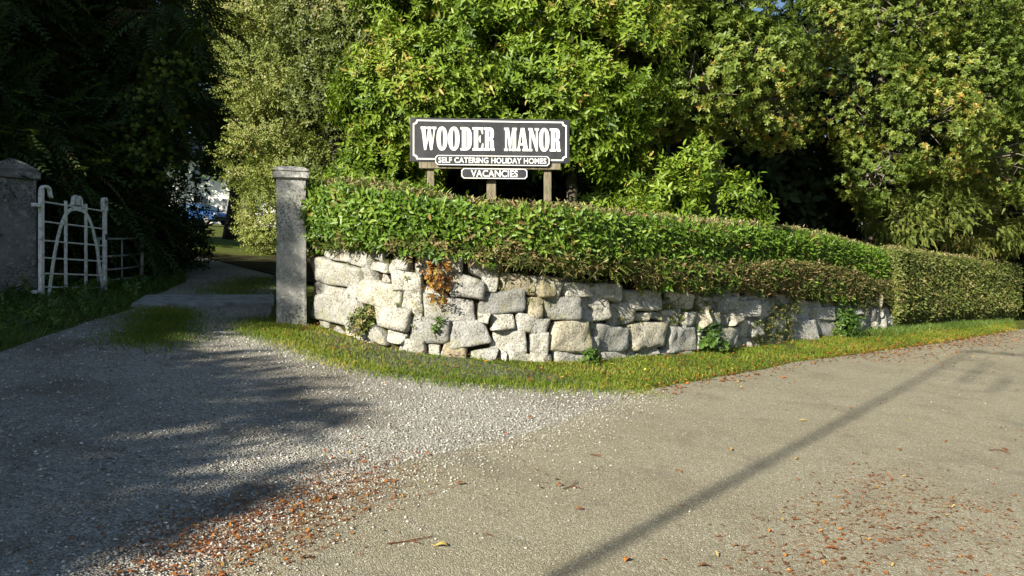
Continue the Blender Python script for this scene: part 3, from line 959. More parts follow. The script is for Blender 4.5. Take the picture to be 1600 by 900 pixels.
GLY = {
 'E': [[(0,0),(.46,0),(.47,.31),(.42,.31),(.36,.1),(.245,.1),(.245,.45),(.29,.45),(.315,.35),(.355,.35),(.355,.65),(.315,.65),(.29,.55),(.245,.55),(.245,.9),(.35,.9),(.41,.71),(.46,.71),(.45,1),(0,1),(0,.9),(.06,.9),(.06,.1),(0,.1)]],
 'O': [sup(.235,.5,.24,.515), sup(.235,.5,.052,.40)],
 'D': [[(0,0),(.22,0)] + sup(.22,.5,.26,.5,2.5,14,-math.pi/2,math.pi/2,False)[1:-1] + [(.22,1),(0,1),(0,.9),(.06,.9),(.06,.1),(0,.1)],
       [(.245,.1),(.255,.1)] + sup(.245,.5,.05,.4,3,10,-math.pi/2,math.pi/2,False)[1:-1] + [(.255,.9),(.245,.9)]],
 'R': [[(0,0),(.29,0),(.29,.1),(.24,.1),(.24,.45),(.265,.45),(.285,.41),(.3,.1),(.345,0),(.5,0),(.5,.09),(.475,.1),(.462,.36),(.445,.45),(.40,.505),(.445,.56),(.465,.66),(.468,.78),(.445,.91),(.39,.98),(.30,1),(0,1),(0,.9),(.06,.9),(.06,.1),(0,.1)],
       [(.24,.55),(.262,.555),(.285,.61),(.29,.72),(.285,.83),(.262,.895),(.24,.9)]],
 'M': [[(0,0),(.19,0),(.19,.1),(.135,.1),(.135,.8),(.245,0),(.31,0),(.40,.8),(.40,.1),(.35,.1),(.35,0),(.6,0),(.6,.1),(.56,.1),(.56,.9),(.6,.9),(.6,1),(.385,1),(.31,.45),(.22,1),(0,1),(0,.9),(.05,.9),(.05,.1),(0,.1)]],
 'A': [[(0,0),(.18,0),(.18,.1),(.135,.1),(.155,.25),(.30,.25),(.315,.1),(.27,.1),(.27,0),(.54,0),(.54,.1),(.505,.1),(.36,1),(.20,1),(.055,.1),(0,.1)], [(.175,.34),(.285,.34),(.232,.74)]],
 'N': [[(0,0),(.18,0),(.18,.1),(.13,.1),(.13,.68),(.345,0),(.43,0),(.43,.9),(.48,.9),(.48,1),(.29,1),(.29,.9),(.345,.9),(.345,.46),(.18,1),(0,1),(0,.9),(.05,.9),(.05,.1),(0,.1)]],
 'W': [[(0,1),(0,.9),(.035,.9),(.15,0),(.235,0),(.33,.5),(.41,0),(.495,0),(.625,.9),(.67,.9),(.67,1),(.49,1),(.49,.9),(.555,.9),(.49,.36),(.43,.9),(.46,.9),(.46,1),(.285,1),(.285,.9),(.315,.9),(.24,.36),(.205,.9),(.25,.9),(.25,1)]],
}
def clipped(w, h, c, notch=True, n=5):
    """rectangle with hollow (scooped) corners"""
    out = []
    for sx, sy, a in ((1, 1, 0), (-1, 1, 1), (-1, -1, 2), (1, -1, 3)):
        cx, cy = sx * w / 2, sy * h / 2
        for i in range(n + 1):
            t = i / n
            ang = {0: -math.pi / 2 - t * math.pi / 2, 1: 0 - t * math.pi / 2, 2: math.pi / 2 - t * math.pi / 2, 3: math.pi - t * math.pi / 2}[a]
            if notch: out.append((cx + c * math.cos(ang), cy + c * math.sin(ang)))
            else:
                p0 = (cx + c * math.cos({0: -math.pi/2, 1: 0, 2: math.pi/2, 3: math.pi}[a]), cy + c * math.sin({0: -math.pi/2, 1: 0, 2: math.pi/2, 3: math.pi}[a]))
                p1 = (cx + c * math.cos({0: -math.pi, 1: -math.pi/2, 2: 0, 3: math.pi/2}[a]), cy + c * math.sin({0: -math.pi, 1: -math.pi/2, 2: 0, 3: math.pi/2}[a]))
                out.append((p0[0] + (p1[0] - p0[0]) * t, p0[1] + (p1[1] - p0[1]) * t))
    return out
def sign():
    Y = 10.25
    c = P(766, 220, Y)
    yaw = math.radians(4)
    zg = .25
    root = thing("manor_sign", "black painted sign board with white lettering on three wooden posts behind the hedge", "sign", (c.x, c.y, zg), rz=yaw)
    u = Y / F                                    # metres per photograph pixel at the sign
    cz = c.z - zg
    def up(me, x, z, y):
        me.transform(Matrix.Translation((x, y, z)) @ Matrix.Rotation(math.pi / 2, 4, 'X'))
        return me
    W_, H_ = 249 * u, 68.5 * u
    mb = MB(); mb.box((0, 0, cz), (W_, .035, H_))
    board = mb.build("name_board", M["sign_black"], root, False, bevel=.004)
    bw, bh = W_ - 9 * u, H_ - 7 * u
    me = curve_mesh([clipped(bw, bh, 5.5 * u), clipped(bw - 4.2 * u, bh - 4.2 * u, 5.5 * u)], .003)
    link("border", up(me, 0, cz, -.021), board, False, M["sign_white"])
    # letters: placed by their left edges as on the board
    polys = []
    lefts = [('W', 290, 411), ('O', 413, 497), ('O', 503, 591), ('D', 598, 687), ('E', 691, 776), ('R', 779, 863), ('M', 938, 1038), ('A', 1033, 1129), ('N', 1127, 1211), ('O', 1211, 1293), ('R', 1296, 1381)]
    hh = 36.2 * u
    for ch, x0, x1 in lefts:
        g = GLY[ch]
        gx0 = min(p[0] for q in g for p in q); gx1 = max(p[0] for q in g for p in q)
        k = (x1 - x0) / 5 * u / (gx1 - gx0)
        ox = ((x0 / 5 + 600) - 766) * u
        for q in g: polys.append([(ox + (p[0] - gx0) * k, p[1] * hh) for p in q])
    me = curve_mesh(polys, .004)
    link("lettering", up(me, 0, cz - (219.5 - 220 + 36.2 / 2 - 1.5) * u, -.022), board, False, M["sign_white"])
    # lower boards
    def small(nm, words, px0, px1, py0, py1, tw, th, y, lab):
        w = (px1 - px0) * u; h = (py1 - py0) * u
        x = ((px0 + px1) / 2 - 766) * u; z = cz + (220 - (py0 + py1) / 2) * u
        me = curve_mesh([clipped(w, h, 3.5 * u, False, 1)], .011)
        b = link(nm, up(me, x, z, y), root, False, M["sign_black"])
        b["label"] = lab
        me = curve_mesh([clipped(w - 1.2 * u, h - 1.2 * u, 3.4 * u, False, 1), clipped(w - 3.6 * u, h - 3.6 * u, 3.2 * u, False, 1)], .002)
        link("border", up(me, x, z, y - .0135), b, False, M["sign_white"])
        me = text_mesh(words, tw * u, th * u, .003, .02)
        link("lettering", up(me, x, z, y - .014), b, False, M["sign_white"])
    small("strapline_board", "SELF CATERING HOLIDAY HOMES", 680, 859, 243.5, 260, 168, 8.8, -.034, "narrow black board reading self catering holiday homes")
    small("vacancies_board", "VACANCIES", 720.5, 824, 263.5, 280.5, 73, 10.8, -.034, "small black board reading vacancies")
    mb = MB(); mb.box(((766 - 766) * u, .012, cz - 38.5 * u), (221 * u, .045, 11.5 * u))
    mb.build("rail", M["wood"], root, False, bevel=.005)
    for px, wpx in ((673, 11), (768, 14.5), (857, 11.5)):
        mb = MB()
        zt = cz - 33 * u
        x = (px - 766) * u
        mb.box((x, .075, (zt - .5) / 2), (wpx * u, .075, zt + .5))
        mb.build("post", M["wood"], root, False, bevel=.006)
sign()

# ------------------------------------------------------------------ white iron gate
def white_gate():
    P0 = Vector((-6.08, 10.3)); P1 = Vector((-5.90, 11.55))
    d = (P1 - P0); Wd = d.length; d.normalize()
    rz = math.atan2(d.y, d.x)
    zb = -.30
    root = thing("iron_gate", "open white painted iron gate with a pointed arch, hung on the stout pier", "gate", (P0.x, P0.y, zb), rz=rz)
    def flat(pts, w, t, nm, lab=None):
        """flat bar along a path in the gate's plane: x along, z up"""
        mb = MB(); vs = []; n = len(pts)
        for i, (x, z) in enumerate(pts):
            a = pts[max(i - 1, 0)]; b = pts[min(i + 1, n - 1)]
            tx, tz = b[0] - a[0], b[1] - a[1]; L = math.hypot(tx, tz) or 1
            nx, nz = -tz / L * w / 2, tx / L * w / 2
            for sx, sy in ((1, -1), (-1, -1), (-1, 1), (1, 1)):
                vs.append((x + nx * sx, sy * t / 2, z + nz * sx))
        fs = [(i * 4 + k, i * 4 + (k + 1) % 4, (i + 1) * 4 + (k + 1) % 4, (i + 1) * 4 + k) for i in range(n - 1) for k in range(4)]
        fs += [(3, 2, 1, 0), tuple((n - 1) * 4 + k for k in range(4))]
        mb.add(vs, fs)
        return mb.build(nm, M["gate_white"], root, False, bevel=.003)
    k = 10.3 / F
    zr = [(450 - y) * k - zb for y in (314.5, 345.5, 375.2, 402.4, 427, 448.5)]
    # hinge stile, curling over at its head
    zt = (450 - 296) * k - zb
    st = flat([(0, .02), (0, zt)], .055, .05, "stile")
    curl = [(0.0 + .075 - .075 * math.cos(a), zt + .05 * math.sin(a)) for a in np.linspace(0, math.pi * 1.0, 10)] + [(.16, zt - .06), (.185, zt - .085)]
    flat(curl, .03, .05, "scroll")
    flat([(Wd, .05), (Wd, zr[0] + .02)], .05, .045, "stile")
    flat([(Wd - .03, zr[0]), (Wd - .045, zr[0] + .12), (Wd - .03, zr[0] + .17), (Wd + .01, zr[0] + .18), (Wd + .03, zr[0] + .14), (Wd + .028, zr[0])], .035, .05, "scroll")
    for x in (.36, .68):
        flat([(Wd * x, .0), (Wd * x, zr[0] + .055)], .055, .012, "upright")
    for z in zr:
        mb = MB(); mb.tube([(.02, .0, z), (Wd * .3, 0, z - .004), (Wd * .7, 0, z - .006), (Wd - .01, 0, z - .01)], .0115, 7)
        mb.build("bar", M["gate_white"], root, False)
    za = zr[0] - .035
    arch = []
    for i in range(25):
        t = -1 + 2 * i / 24
        x = Wd * (.54 + t * .455)
        z = za * (1 - abs(t)**2.9) + .0
        arch.append((x, z))
    flat(arch, .05, .014, "arch")
    # crest over the arch
    cx = Wd * .535
    flat([(cx - .12, zr[0] + .012), (cx - .085, zr[0] + .03), (cx - .075, zr[0] + .12), (cx - .035, zr[0] + .145), (cx - .02, zr[0] + .10), (cx - .01, zr[0] + .02)], .026, .05, "crest")
    flat([(cx + .13, zr[0] + .008), (cx + .085, zr[0] + .03), (cx + .075, zr[0] + .115), (cx + .035, zr[0] + .14), (cx + .02, zr[0] + .10), (cx + .01, zr[0] + .02)], .026, .05, "crest")
    # hinge straps and foot
    for z in (zt - .21, .25):
        mb = MB(); mb.box((-.07, 0, z), (.15, .06, .045)); mb.build("hinge", M["gate_white"], root, False, bevel=.004)
    mb = MB(); mb.box((.02, 0, -.0), (.2, .08, .03)); mb.build("foot_plate", M["gate_white"], root, False, bevel=.004)
    mb = MB(); mb.box((Wd + .005, 0, zr[2] + .12), (.05, .06, .08)); mb.build("latch", M["iron"], root, False, bevel=.004)
white_gate()
def field_gate():
    P0 = Vector((-6.10, 11.75)); P1 = Vector((-6.06, 13.05))
    d = (P1 - P0); Wd = d.length; d.normalize()
    z0 = (450 - 455) / F * 12.2; z1 = (450 - 450) / F * 13
    root = thing("steel_gate", "low grey steel gate of four rails behind the white iron gate", "gate", (P0.x, P0.y, z0), rz=math.atan2(d.y, d.x))
    L = lambda x, dz: (x, 0, dz + .12 * x / Wd)
    tops0 = [(450 - y) / F * 11.9 - z0 for y in (374, 402, 423, 440)]
    tops1 = [(450 - y) / F * 13.0 - z0 for y in (371.5, 396, 415.5, 431)]
    for a, b in zip(tops0, tops1):
        mb = MB(); mb.tube([(0, 0, a), (Wd / 2, 0, (a + b) / 2 - .01), (Wd, 0, b)], .017, 8); mb.build("rail", M["gate_grey"], root, False, smooth=True)
    for x, a, r in ((0.0, tops0[0], .024), (Wd * .52, (tops0[0] + tops1[0]) / 2, .013), (Wd, tops1[0] + .02, .032)):
        mb = MB(); mb.tube([(x, 0, -.1 + .1 * x), (x, 0, a + .01)], r, 9); mb.build("upright", M["gate_grey"], root, False, smooth=True)
field_gate()

# ------------------------------------------------------------------ blue car on the drive by the house
def car():
    loc = P(318, 353, 55); loc.z = H(loc.x, loc.y) + 0.0
    root = thing("parked_car", "blue hatchback parked beside the white house at the end of the drive", "car", loc, rz=math.radians(-28))
    Lc, Wc = 3.9, 1.68
    # side outlines: x forward, z up
    low = [(-1.95, .3), (-1.93, .75), (-1.85, .93), (-1.2, .97), (.6, .95), (1.2, .92), (1.75, .78), (1.93, .62), (1.95, .3)]
    mb = MB()
    sec = [(y, f) for y, f in ((-Wc / 2, .0), (-Wc / 2 + .0, 1.0))]
    ys = [(-.84, .94), (-.80, 1.0), (.80, 1.0), (.84, .94)]
    vs = []
    for y, f in ys:
        for x, z in low: vs.append((x * (1 if abs(y) < .82 else .985), y, .3 + (z - .3) * f))
    n = len(low)
    fs = [(j * n + i, j * n + i + 1, (j + 1) * n + i + 1, (j + 1) * n + i) for j in range(3) for i in range(n - 1)]
    fs += [tuple(range(n - 1, -1, -1)), tuple(3 * n + i for i in range(n))]
    fs += [(j * n, (j + 1) * n, (j + 1) * n + n - 1, j * n + n - 1) for j in range(3)]
    mb.add(vs, fs)
    mb.build("body", M["car_blue"], root, False, bevel=.05, smooth=True)
    # cabin: pillars and roof over a glass house
    cab = [(-1.8, .94), (-1.45, 1.38), (-.9, 1.46), (.0, 1.45), (.3, 1.38), (1.05, .93)]
    def prism(prof, w0, w1):
        m = MB(); v = []
        zmin, zmax = .93, 1.46
        for sy in (-1, 1):
            for x, z in prof: v.append((x, sy * (w0 + (w1 - w0) * (z - zmin) / (zmax - zmin)), z))
        n = len(prof)
        f = [(i, (i + 1) % n, n + (i + 1) % n, n + i)[::-1] for i in range(n)] + [tuple(range(n)), tuple(range(2 * n - 1, n - 1, -1))]
        return m.add(v, f)
    prism(cab, .78, .62).build("cabin", M["car_blue"], root, False, bevel=.03)
    for pr in ([(-.42, .97), (-.42, 1.36), (.2, 1.36), (.78, .97)], [(-1.35, .97), (-1.2, 1.34), (-.5, 1.37), (-.5, .97)]):
        prism(pr, .79, .632).build("window", M["car_glass"], root, False)
    m = MB(); m.add([(1.0, -.66, .975), (1.0, .66, .975), (.36, .57, 1.37), (.36, -.57, 1.37)], [(0, 1, 2, 3)])
    o = m.build("windscreen", M["car_glass"], root, False); sol = o.modifiers.new("solid", 'SOLIDIFY'); sol.thickness = .03; sol.offset = 1
    for sy in (-1, 1):
        m = MB(); m.box((.72, sy * .92, .99), (.1, .18, .13)); m.build("mirror", M["rubber"], root, False, bevel=.02)
        m = MB(); m.box((1.86, sy * .6, .68), (.16, .3, .14)); m.build("headlight", M["lamp"], root, False, bevel=.02)
        for x in (-1.2, 1.2):
            m = MB(); m.tube([(x, sy * .66, .31), (x, sy * .85, .31)], .31, 20); w = m.build("wheel", M["rubber"], root, False, bevel=.02)
            m = MB(); m.tube([(x, sy * .85, .31), (x, sy * .865, .31)], .19, 16); m.build("hub_cap", M["alloy"], w, False)
    m = MB(); m.box((1.95, 0, .42), (.06, 1.5, .16)); m.build("bumper", M["rubber"], root, False, bevel=.02)
car()
def house():
    Y0 = 66
    cx = (345 - 800) / F * Y0
    loc = Vector((cx, Y0, H(cx, Y0) - .1))
    root = thing("white_house", "white rendered house glimpsed through the trees at the end of the drive", "house", loc, rz=math.radians(8))
    m = MB(); m.box((-1, 4, 2.6), (15, 8, 5.4)); m.build("wall", M["render_white"], root, False)
    rf = MB(); rf.add([(-8.9, -.4, 5.3), (6.9, -.4, 5.3), (6.9, 8.4, 5.3), (-8.9, 8.4, 5.3), (-8.9, 4, 8.2), (6.9, 4, 8.2)], [(0, 1, 5, 4), (2, 3, 4, 5), (1, 2, 5), (3, 0, 4), (3, 2, 1, 0)])
    r = rf.build("roof", M["slate"], root, False)
    m = MB(); m.box((-5, 4, 8.6), (1.0, .7, 1.8)); m.build("chimney", M["render_white"], r, False)
    for x, z in ((-1.6, 1.75), (2.6, 1.75), (-5.5, 1.75), (-1.6, 4.2), (2.6, 4.2), (-5.5, 4.2)):
        m = MB()
        for a, b in (((-.5, 0), (.06, 1.3)), ((.5, 0), (.06, 1.3)), ((0, 0), (.05, 1.3)), ((0, .62), (1.06, .06)), ((0, -.62), (1.06, .06))):
            m.box((x + a[0], -.02, z + a[1]), (b[0], .08, b[1]))
        f = m.build("window", M["frame_grey"], root, False)
        m = MB(); m.box((x, .012, z), (.98, .03, 1.24)); m.build("pane", M["glass"], f, False)
    m = MB(); m.box((.6, -.03, 1.15), (.95, .08, 2.1)); m.build("door", M["frame_grey"], root, False)
house()

# ------------------------------------------------------------------ telegraph pole behind the camera (its shadow crosses the road)
def pole():
    t = 12.0
    bx, by = .23 - math.sin(SUN_AZ) * t, 3.6 - math.cos(SUN_AZ) * t
    bz = H(bx, by)
    tipx, tipy = 7.9, 13.7
    hz = H(tipx, tipy) + math.hypot(tipx - bx, tipy - by) * math.tan(SUN_EL) - bz
    root = thing("telegraph_pole", "tall wooden telegraph pole with a crossarm standing beside the road junction", "telegraph pole", (bx, by, bz))
    m = MB(); m.tube([(0, 0, -.3), (0, 0, hz * .5), (0, 0, hz)], [.05, .032, .022], 14); m.build("shaft", M["wood"], root, False, smooth=True)
    m = MB(); m.box((.62, 0, hz - .12), (1.5, .05, .06)); m.build("crossarm", M["wood"], root, False, bevel=.006)
    for x in (.15, .55, .95, 1.3):
        m = MB(); m.tube([(x, 0, hz - .08), (x, 0, hz + .02), (x, 0, hz + .06), (x, 0, hz + .1)], [.02, .045, .05, .02], 10); m.build("insulator", M["sign_white"], root, False, smooth=True)
    sx, sy = math.cos(SUN_AZ), -math.sin(SUN_AZ)
    for off, z1, z0 in ((.42, .76, 2.17), (.8, 1.47, 2.36)):  # added rods on arms, shaped to cast the short dark streaks on the road
        m = MB(); m.tube([(0, 0, hz - z1 + .05), (sx * off, sy * off, hz - z1)], .012, 6)
        br = m.build("streak_caster_arm", M["iron"], root, False)
        zs = np.linspace(z1, z0, 7)
        m = MB(); m.tube([(sx * off, sy * off, hz - z) for z in zs], [.01, .026, .014, .032, .02, .026, .01], 9)
        m.build("streak_caster", M["iron"], br, False, smooth=True)
pole()

# ================================================================== TREES AND SHRUBS
def pq(p, q, z):
    """a point by its offset across (p) and along (q) the sunlight"""
    return (math.cos(SUN_AZ) * p + math.sin(SUN_AZ) * q, -math.sin(SUN_AZ) * p + math.cos(SUN_AZ) * q, z)
# laurels behind the sign
tree("laurel_tree", "bright green laurel tree directly behind the left half of the sign", "tree", (-1.5, 13.4),
     [(-2.1, 13.3, 1.6, .8, .8, .9), (-1.7, 13.1, 3.0, 1.1, .9, 1.0), (-.6, 13.0, 3.6, 1.0, .9, 1.0), (-1.4, 13.3, 4.9, 1.3, 1.0, 1.1), (-.3, 13.2, 2.9, .9, .8, .7), (-.9, 13.6, 6.3, 1.3, 1.1, 1.1)],
     6200, T_LAUREL, M["laurel"], .13, seed=1, gap=.34, gscale=1.9, group="laurels behind the hedge")
tree("laurel_tree", "bright green laurel tree rising behind the right half of the sign", "tree", (1.1, 13.5),
     [(1.9, 13.4, 1.4, .5, .5, .4), (.7, 13.0, 3.1, 1.1, .9, 1.0), (1.6, 13.1, 3.6, 1.0, .9, .9), (.9, 13.3, 4.8, 1.3, 1.0, 1.1), (1.3, 13.2, 2.5, .8, .8, .6), (.9, 13.6, 6.3, 1.4, 1.1, 1.1)],
     6200, T_LAUREL, M["laurel"], .13, seed=2, gap=.34, gscale=1.9, group="laurels behind the hedge")
tree("laurel_bush", "low spreading laurel bush with bright shoots to the right of the sign, above the hedge", "bush", (2.8, 12.9),
     [(2.0, 12.7, .95, .55, .5, .3), (2.6, 12.8, 1.25, .45, .5, .55), (3.0, 13.0, 1.9, .35, .4, .35), (3.7, 12.9, 1.3, .35, .4, .45), (3.3, 12.9, .9, .7, .5, .3), (2.3, 13.1, 1.8, .4, .4, .3)],
     800, T_LAUREL, M["laurel"], .07, seed=3, gap=.36, gscale=2.2, rand=1.1, group="laurels behind the hedge")
tree("laurel_bush", "knee high laurel bush with pale new leaves between the sign and the slim pier", "bush", (-2.0, 11.3),
     [(-2.55, 11.0, 1.15, .4, .4, .35), (-2.0, 11.0, 1.2, .4, .4, .35), (-1.55, 11.2, 1.05, .35, .4, .3)],
     620, T_LAUREL, M["laurel"], .05, seed=4, size=(.6, 1.0), group="laurels behind the hedge")
tree("laurel_bush", "small laurel bush growing around the right-hand post of the sign", "bush", (1.15, 11.3),
     [(1.15, 11.2, .9, .3, .3, .25), (1.6, 11.2, .9, .35, .3, .25)], 300, T_LAUREL, M["laurel"], .04, seed=5, size=(.6, 1.0), group="laurels behind the hedge")
# dark small leaved trees left of the laurels
tree("holly_tree", "dark small leaved tree between the olive shrub and the laurels", "tree", (-3.4, 14.6),
     [(-3.2, 14.0, 1.6, .65, .7, 1.0), (-3.1, 14.1, 3.2, .7, .8, 1.0), (-3.4, 14.5, 4.8, .75, .8, 1.1), (-2.4, 13.9, 2.6, .7, .7, .9), (-2.5, 14.0, 4.4, .8, .9, 1.0), (-2.9, 14.4, 6.3, 1.0, 1.0, 1.1)],
     7000, T_HOLLY, M["holly"], .15, seed=6, gap=.3, gscale=1.4)
k = 1.2
tree("olive_shrub", "tall pale olive green shrub overhanging the drive behind the slim pier", "shrub", (-5.9, 21.6),
     [(a * k, b * k, c * k, d * k, e * k, f * k) for a, b, c, d, e, f in [(-5.1, 17.9, 1.4, .9, .9, .9), (-5.3, 17.9, 3.2, 1.0, .9, 1.1), (-5.4, 18.1, 5.0, 1.2, 1.0, 1.1), (-4.6, 18.0, 2.4, .9, .8, 1.1), (-5.5, 18.3, 6.6, 1.4, 1.1, 1.1), (-4.6, 18.0, 4.4, .9, .9, 1.0)]],
     9500, T_OLIVE, M["olive"], .1, seed=7, up=.25, gap=.2, gscale=1.1)
# oaks over the hedge to the right
tree("oak_tree", "oak with yellowing leaves hanging over the hedge right of the sign", "tree", (4.2, 15.6),
     [(2.2, 13.7, 4.2, 1.1, .9, .9), (3.2, 13.5, 3.4, 1.0, .8, .7), (4.1, 13.8, 3.8, 1.0, .8, .7), (2.8, 14.2, 5.4, 1.4, 1.1, .9), (4.6, 14.2, 3.1, .6, .6, .45), (2.1, 13.6, 3.0, .8, .7, .5), (3.8, 14.0, 4.9, .7, .8, .5), (3.2, 14.5, 7.2, 1.5, 1.3, 1.0)],
     6800, T_OAK, M["oak"], .2, seed=8, gap=.38, gscale=2.0, twigs=22, wood_mat=M["twig"], top=(3.6, 15.0, 6.5), group="oaks beside the road")
tree("oak_tree", "large oak with yellow patches above the far clipped hedge", "tree", (9.4, 21.2),
     [tuple(q * 1.15 for q in l) for l in [(7.0, 16.2, 4.0, 1.2, 1.0, 1.1), (8.3, 16.2, 3.2, 1.3, 1.0, 1.0), (9.6, 16.8, 4.4, 1.5, 1.1, 1.2), (8.2, 16.6, 5.6, 1.6, 1.2, 1.1), (10.6, 17.2, 2.9, 1.3, 1.0, .9), (7.2, 16.0, 2.3, .7, .7, .7), (10.4, 17.3, 6.4, 1.7, 1.3, 1.2), (8.0, 17.0, 7.6, 1.8, 1.4, 1.1), (6.5, 16.4, 5.3, .7, .8, .7)]],
     11500, T_OAK, M["oak"], .28, seed=9, gap=.36, gscale=1.8, twigs=22, wood_mat=M["twig"], top=(9.6, 20.5, 8.0), group="oaks beside the road")
tree("oak_tree", "oak leaning in from the right edge over the bend of the road", "tree", (14.4, 25.6),
     [tuple(q * 1.24 for q in l) for l in [(11.6, 17.6, 4.9, 1.4, 1.1, 1.2), (12.4, 18.0, 3.2, 1.2, 1.0, 1.0), (12.6, 18.3, 6.8, 1.7, 1.3, 1.2), (13.6, 18.6, 4.6, 1.4, 1.2, 1.2)]],
     6000, T_OAK, M["oak"], .25, seed=10, gap=.34, gscale=1.7, twigs=12, wood_mat=M["twig"], group="oaks beside the road")
tree("yew_tree", "feathery yellow green conifer drooping over the far clipped hedge", "tree", (10.2, 21.0),
     [tuple(q * 1.13 for q in l) for l in [(8.2, 16.8, 1.5, .8, .6, .8), (9.2, 17.3, 1.7, 1.0, .7, .8), (10.4, 18.0, 1.6, .9, .7, .9), (11.5, 18.9, 1.7, 1.0, .8, .9), (9.8, 17.7, 2.6, 1.2, .8, .6)]],
     9500, T_YEW, M["yew"], .16, seed=11, droopy=True, gap=.34, gscale=1.5, rand=1.5, size=(.3, .7))
tree("yew_tree", "dark conifer at the far end of the clipped hedge where the road bends", "tree", (16.2, 26.2),
     [tuple(q * 1.08 for q in l) for l in [(15.2, 22.8, .5, 1.2, 1.0, 1.2), (15.8, 23.2, 2.2, 1.5, 1.1, 1.4), (15.6, 23.4, 4.4, 1.4, 1.1, 1.4)]],
     2400, T_YEW, M["dark"], .2, seed=12, droopy=True, size=(1.2, 1.9))
# cypresses on the left of the drive
cyp = [((-8.3, 11.9), 1.8, 5.0, "dark drooping cypress behind the stout gate pier"),
       ((-7.7, 13.6), 1.35, 5.6, "dark drooping cypress whose boughs overhang the drive"),
       ((-14.2, 20.5), 2.5, 9.5, "dark cypress farthest back on the left of the drive")]
for i, ((x, y), r, h, lab) in enumerate(cyp):
    g0 = H(x, y); lb = []
    for k, z in enumerate(np.linspace(.9, h, 6)):
        f = 1 - .55 * k / 5
        lb.append((x + .25 * math.sin(k * 2 + i), y + .25 * math.cos(k * 1.7 + i), g0 + z, r * f, r * f, 1.2))
    if i == 1:
        lb += [(-6.35, 13.6, 3.4, .85, .8, .7), (-5.95, 13.6, 4.7, .75, .7, .7), (-6.6, 13.6, 2.5, .6, .7, .5), (-7.6, 14.4, 1.0, .8, .8, .7)]
    tree("cypress_tree", lab, "tree", (x, y), lb, 3600, T_CYP, M["cypress"], .2, seed=20 + i, droopy=True, group="cypresses left of the drive", twigs=5, size=(.8, 1.4))
tree("holly_bush", "small dark bush at the drive's edge hiding the tail of the blue car", "bush", (-6.75, 16.3),
     [(-6.72, 16.2, .9, .45, .45, .5), (-6.8, 16.2, 1.6, .42, .4, .5)], 420, T_HOLLY, M["dark"], .05, seed=26)
tree("sycamore_sapling", "sapling with yellowing leaves hanging in front of the dark cypresses", "tree", (-6.9, 13.6),
     [(-5.8, 12.9, 2.9, .45, .4, .4), (-6.1, 12.8, 2.3, .35, .3, .35), (-5.6, 13.0, 3.5, .4, .4, .35), (-5.8, 12.9, 2.0, .3, .3, .3)], 560, T_OAK, M["oak"], .05, seed=25, gap=.2, twigs=8, size=(.4, .75))
# trees that shade the left foreground, standing outside the picture
shade1 = [pq(-5.65, -10, 4.75) + (.95, .95, .55), pq(-4.05, -10, 3.85) + (.75, .75, .55), pq(-8.95, -10, 7.7) + (.7, .7, .8), pq(-8.9, -10, 8.5) + (.55, .55, .5), pq(-8.6, -10, 3.2) + (2.6, 2.6, 2.2), pq(-6.1, -10, 3.2) + (1.8, 1.8, 1.4),
          pq(-7.3, -10, 4.7) + (1.7, 1.7, .9), pq(-9.7, -10, 5.2) + (2.1, 2.1, 1.3), pq(-4.1, -10, 2.95) + (1.0, 1.0, .85), pq(-4.7, -10, 1.2) + (1.3, 1.3, 1.0)]
b = pq(-8, -10.5, 0)
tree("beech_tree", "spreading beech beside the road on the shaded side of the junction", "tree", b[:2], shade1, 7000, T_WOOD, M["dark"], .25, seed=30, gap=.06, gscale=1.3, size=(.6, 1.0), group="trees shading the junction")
shade2 = [pq(-13.6, -8, 9.2) + (1.8, 1.8, 1.9), pq(-13.6, -8, 6) + (2.3, 2.3, 2.2), pq(-13.4, -8, 11.2) + (1.5, 1.5, 1.3), pq(-11.0, -8.5, 6.0) + (1.9, 1.9, 1.5), pq(-13.4, -8, 2.6) + (2.2, 2.2, 1.8), pq(-9.6, -8.5, 5.6) + (1.4, 1.4, 1.1)]
b = pq(-11.8, -8, 0)
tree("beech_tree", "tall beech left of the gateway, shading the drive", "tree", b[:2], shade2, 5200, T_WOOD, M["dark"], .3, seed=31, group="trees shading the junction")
# woodland behind everything
wl_ = [((-14.5, 25), 3.4, 11, "woodland tree behind the farthest cypress"), ((-1.2, 18.5), 2.4, 9, "dark woodland tree behind the laurels and the sign"), ((3.0, 19.5), 2.4, 8.4, "dark woodland tree behind the oak by the sign"),
       ((-2.4, 24), 3.6, 13, "tall woodland tree behind the small leaved tree"), ((6.6, 21.5), 2.0, 6.2, "dark woodland tree deep in the gap between the two oaks"), ((10.5, 24.5), 3.4, 11, "woodland tree behind the large yellowing oak"),
       ((16.5, 29), 3.8, 11, "woodland tree behind the oak at the bend"), ((3.6, 28), 3.4, 11, "tall woodland tree seen faintly above the oak by the sign"), ((21, 31), 4, 10, "woodland tree closing the view along the road"),
       ((19.5, 25), 3.0, 8, "dark tree over the far side of the bend")]
for i, ((x, y), r, h, lab) in enumerate(wl_):
    g0 = H(x, y); lb = []
    for k, z in enumerate(np.linspace(.8, h, 6)):
        f = (1 - .4 * k / 5)
        lb.append((x + .4 * math.sin(k * 2.3 + i), y + .4 * math.cos(k * 1.9 + i), g0 + z, r * f, r * f, h / 8 + .5))
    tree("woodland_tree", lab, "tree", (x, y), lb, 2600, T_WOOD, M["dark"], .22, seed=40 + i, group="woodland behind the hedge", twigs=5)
x, y = -10.95, 31.0
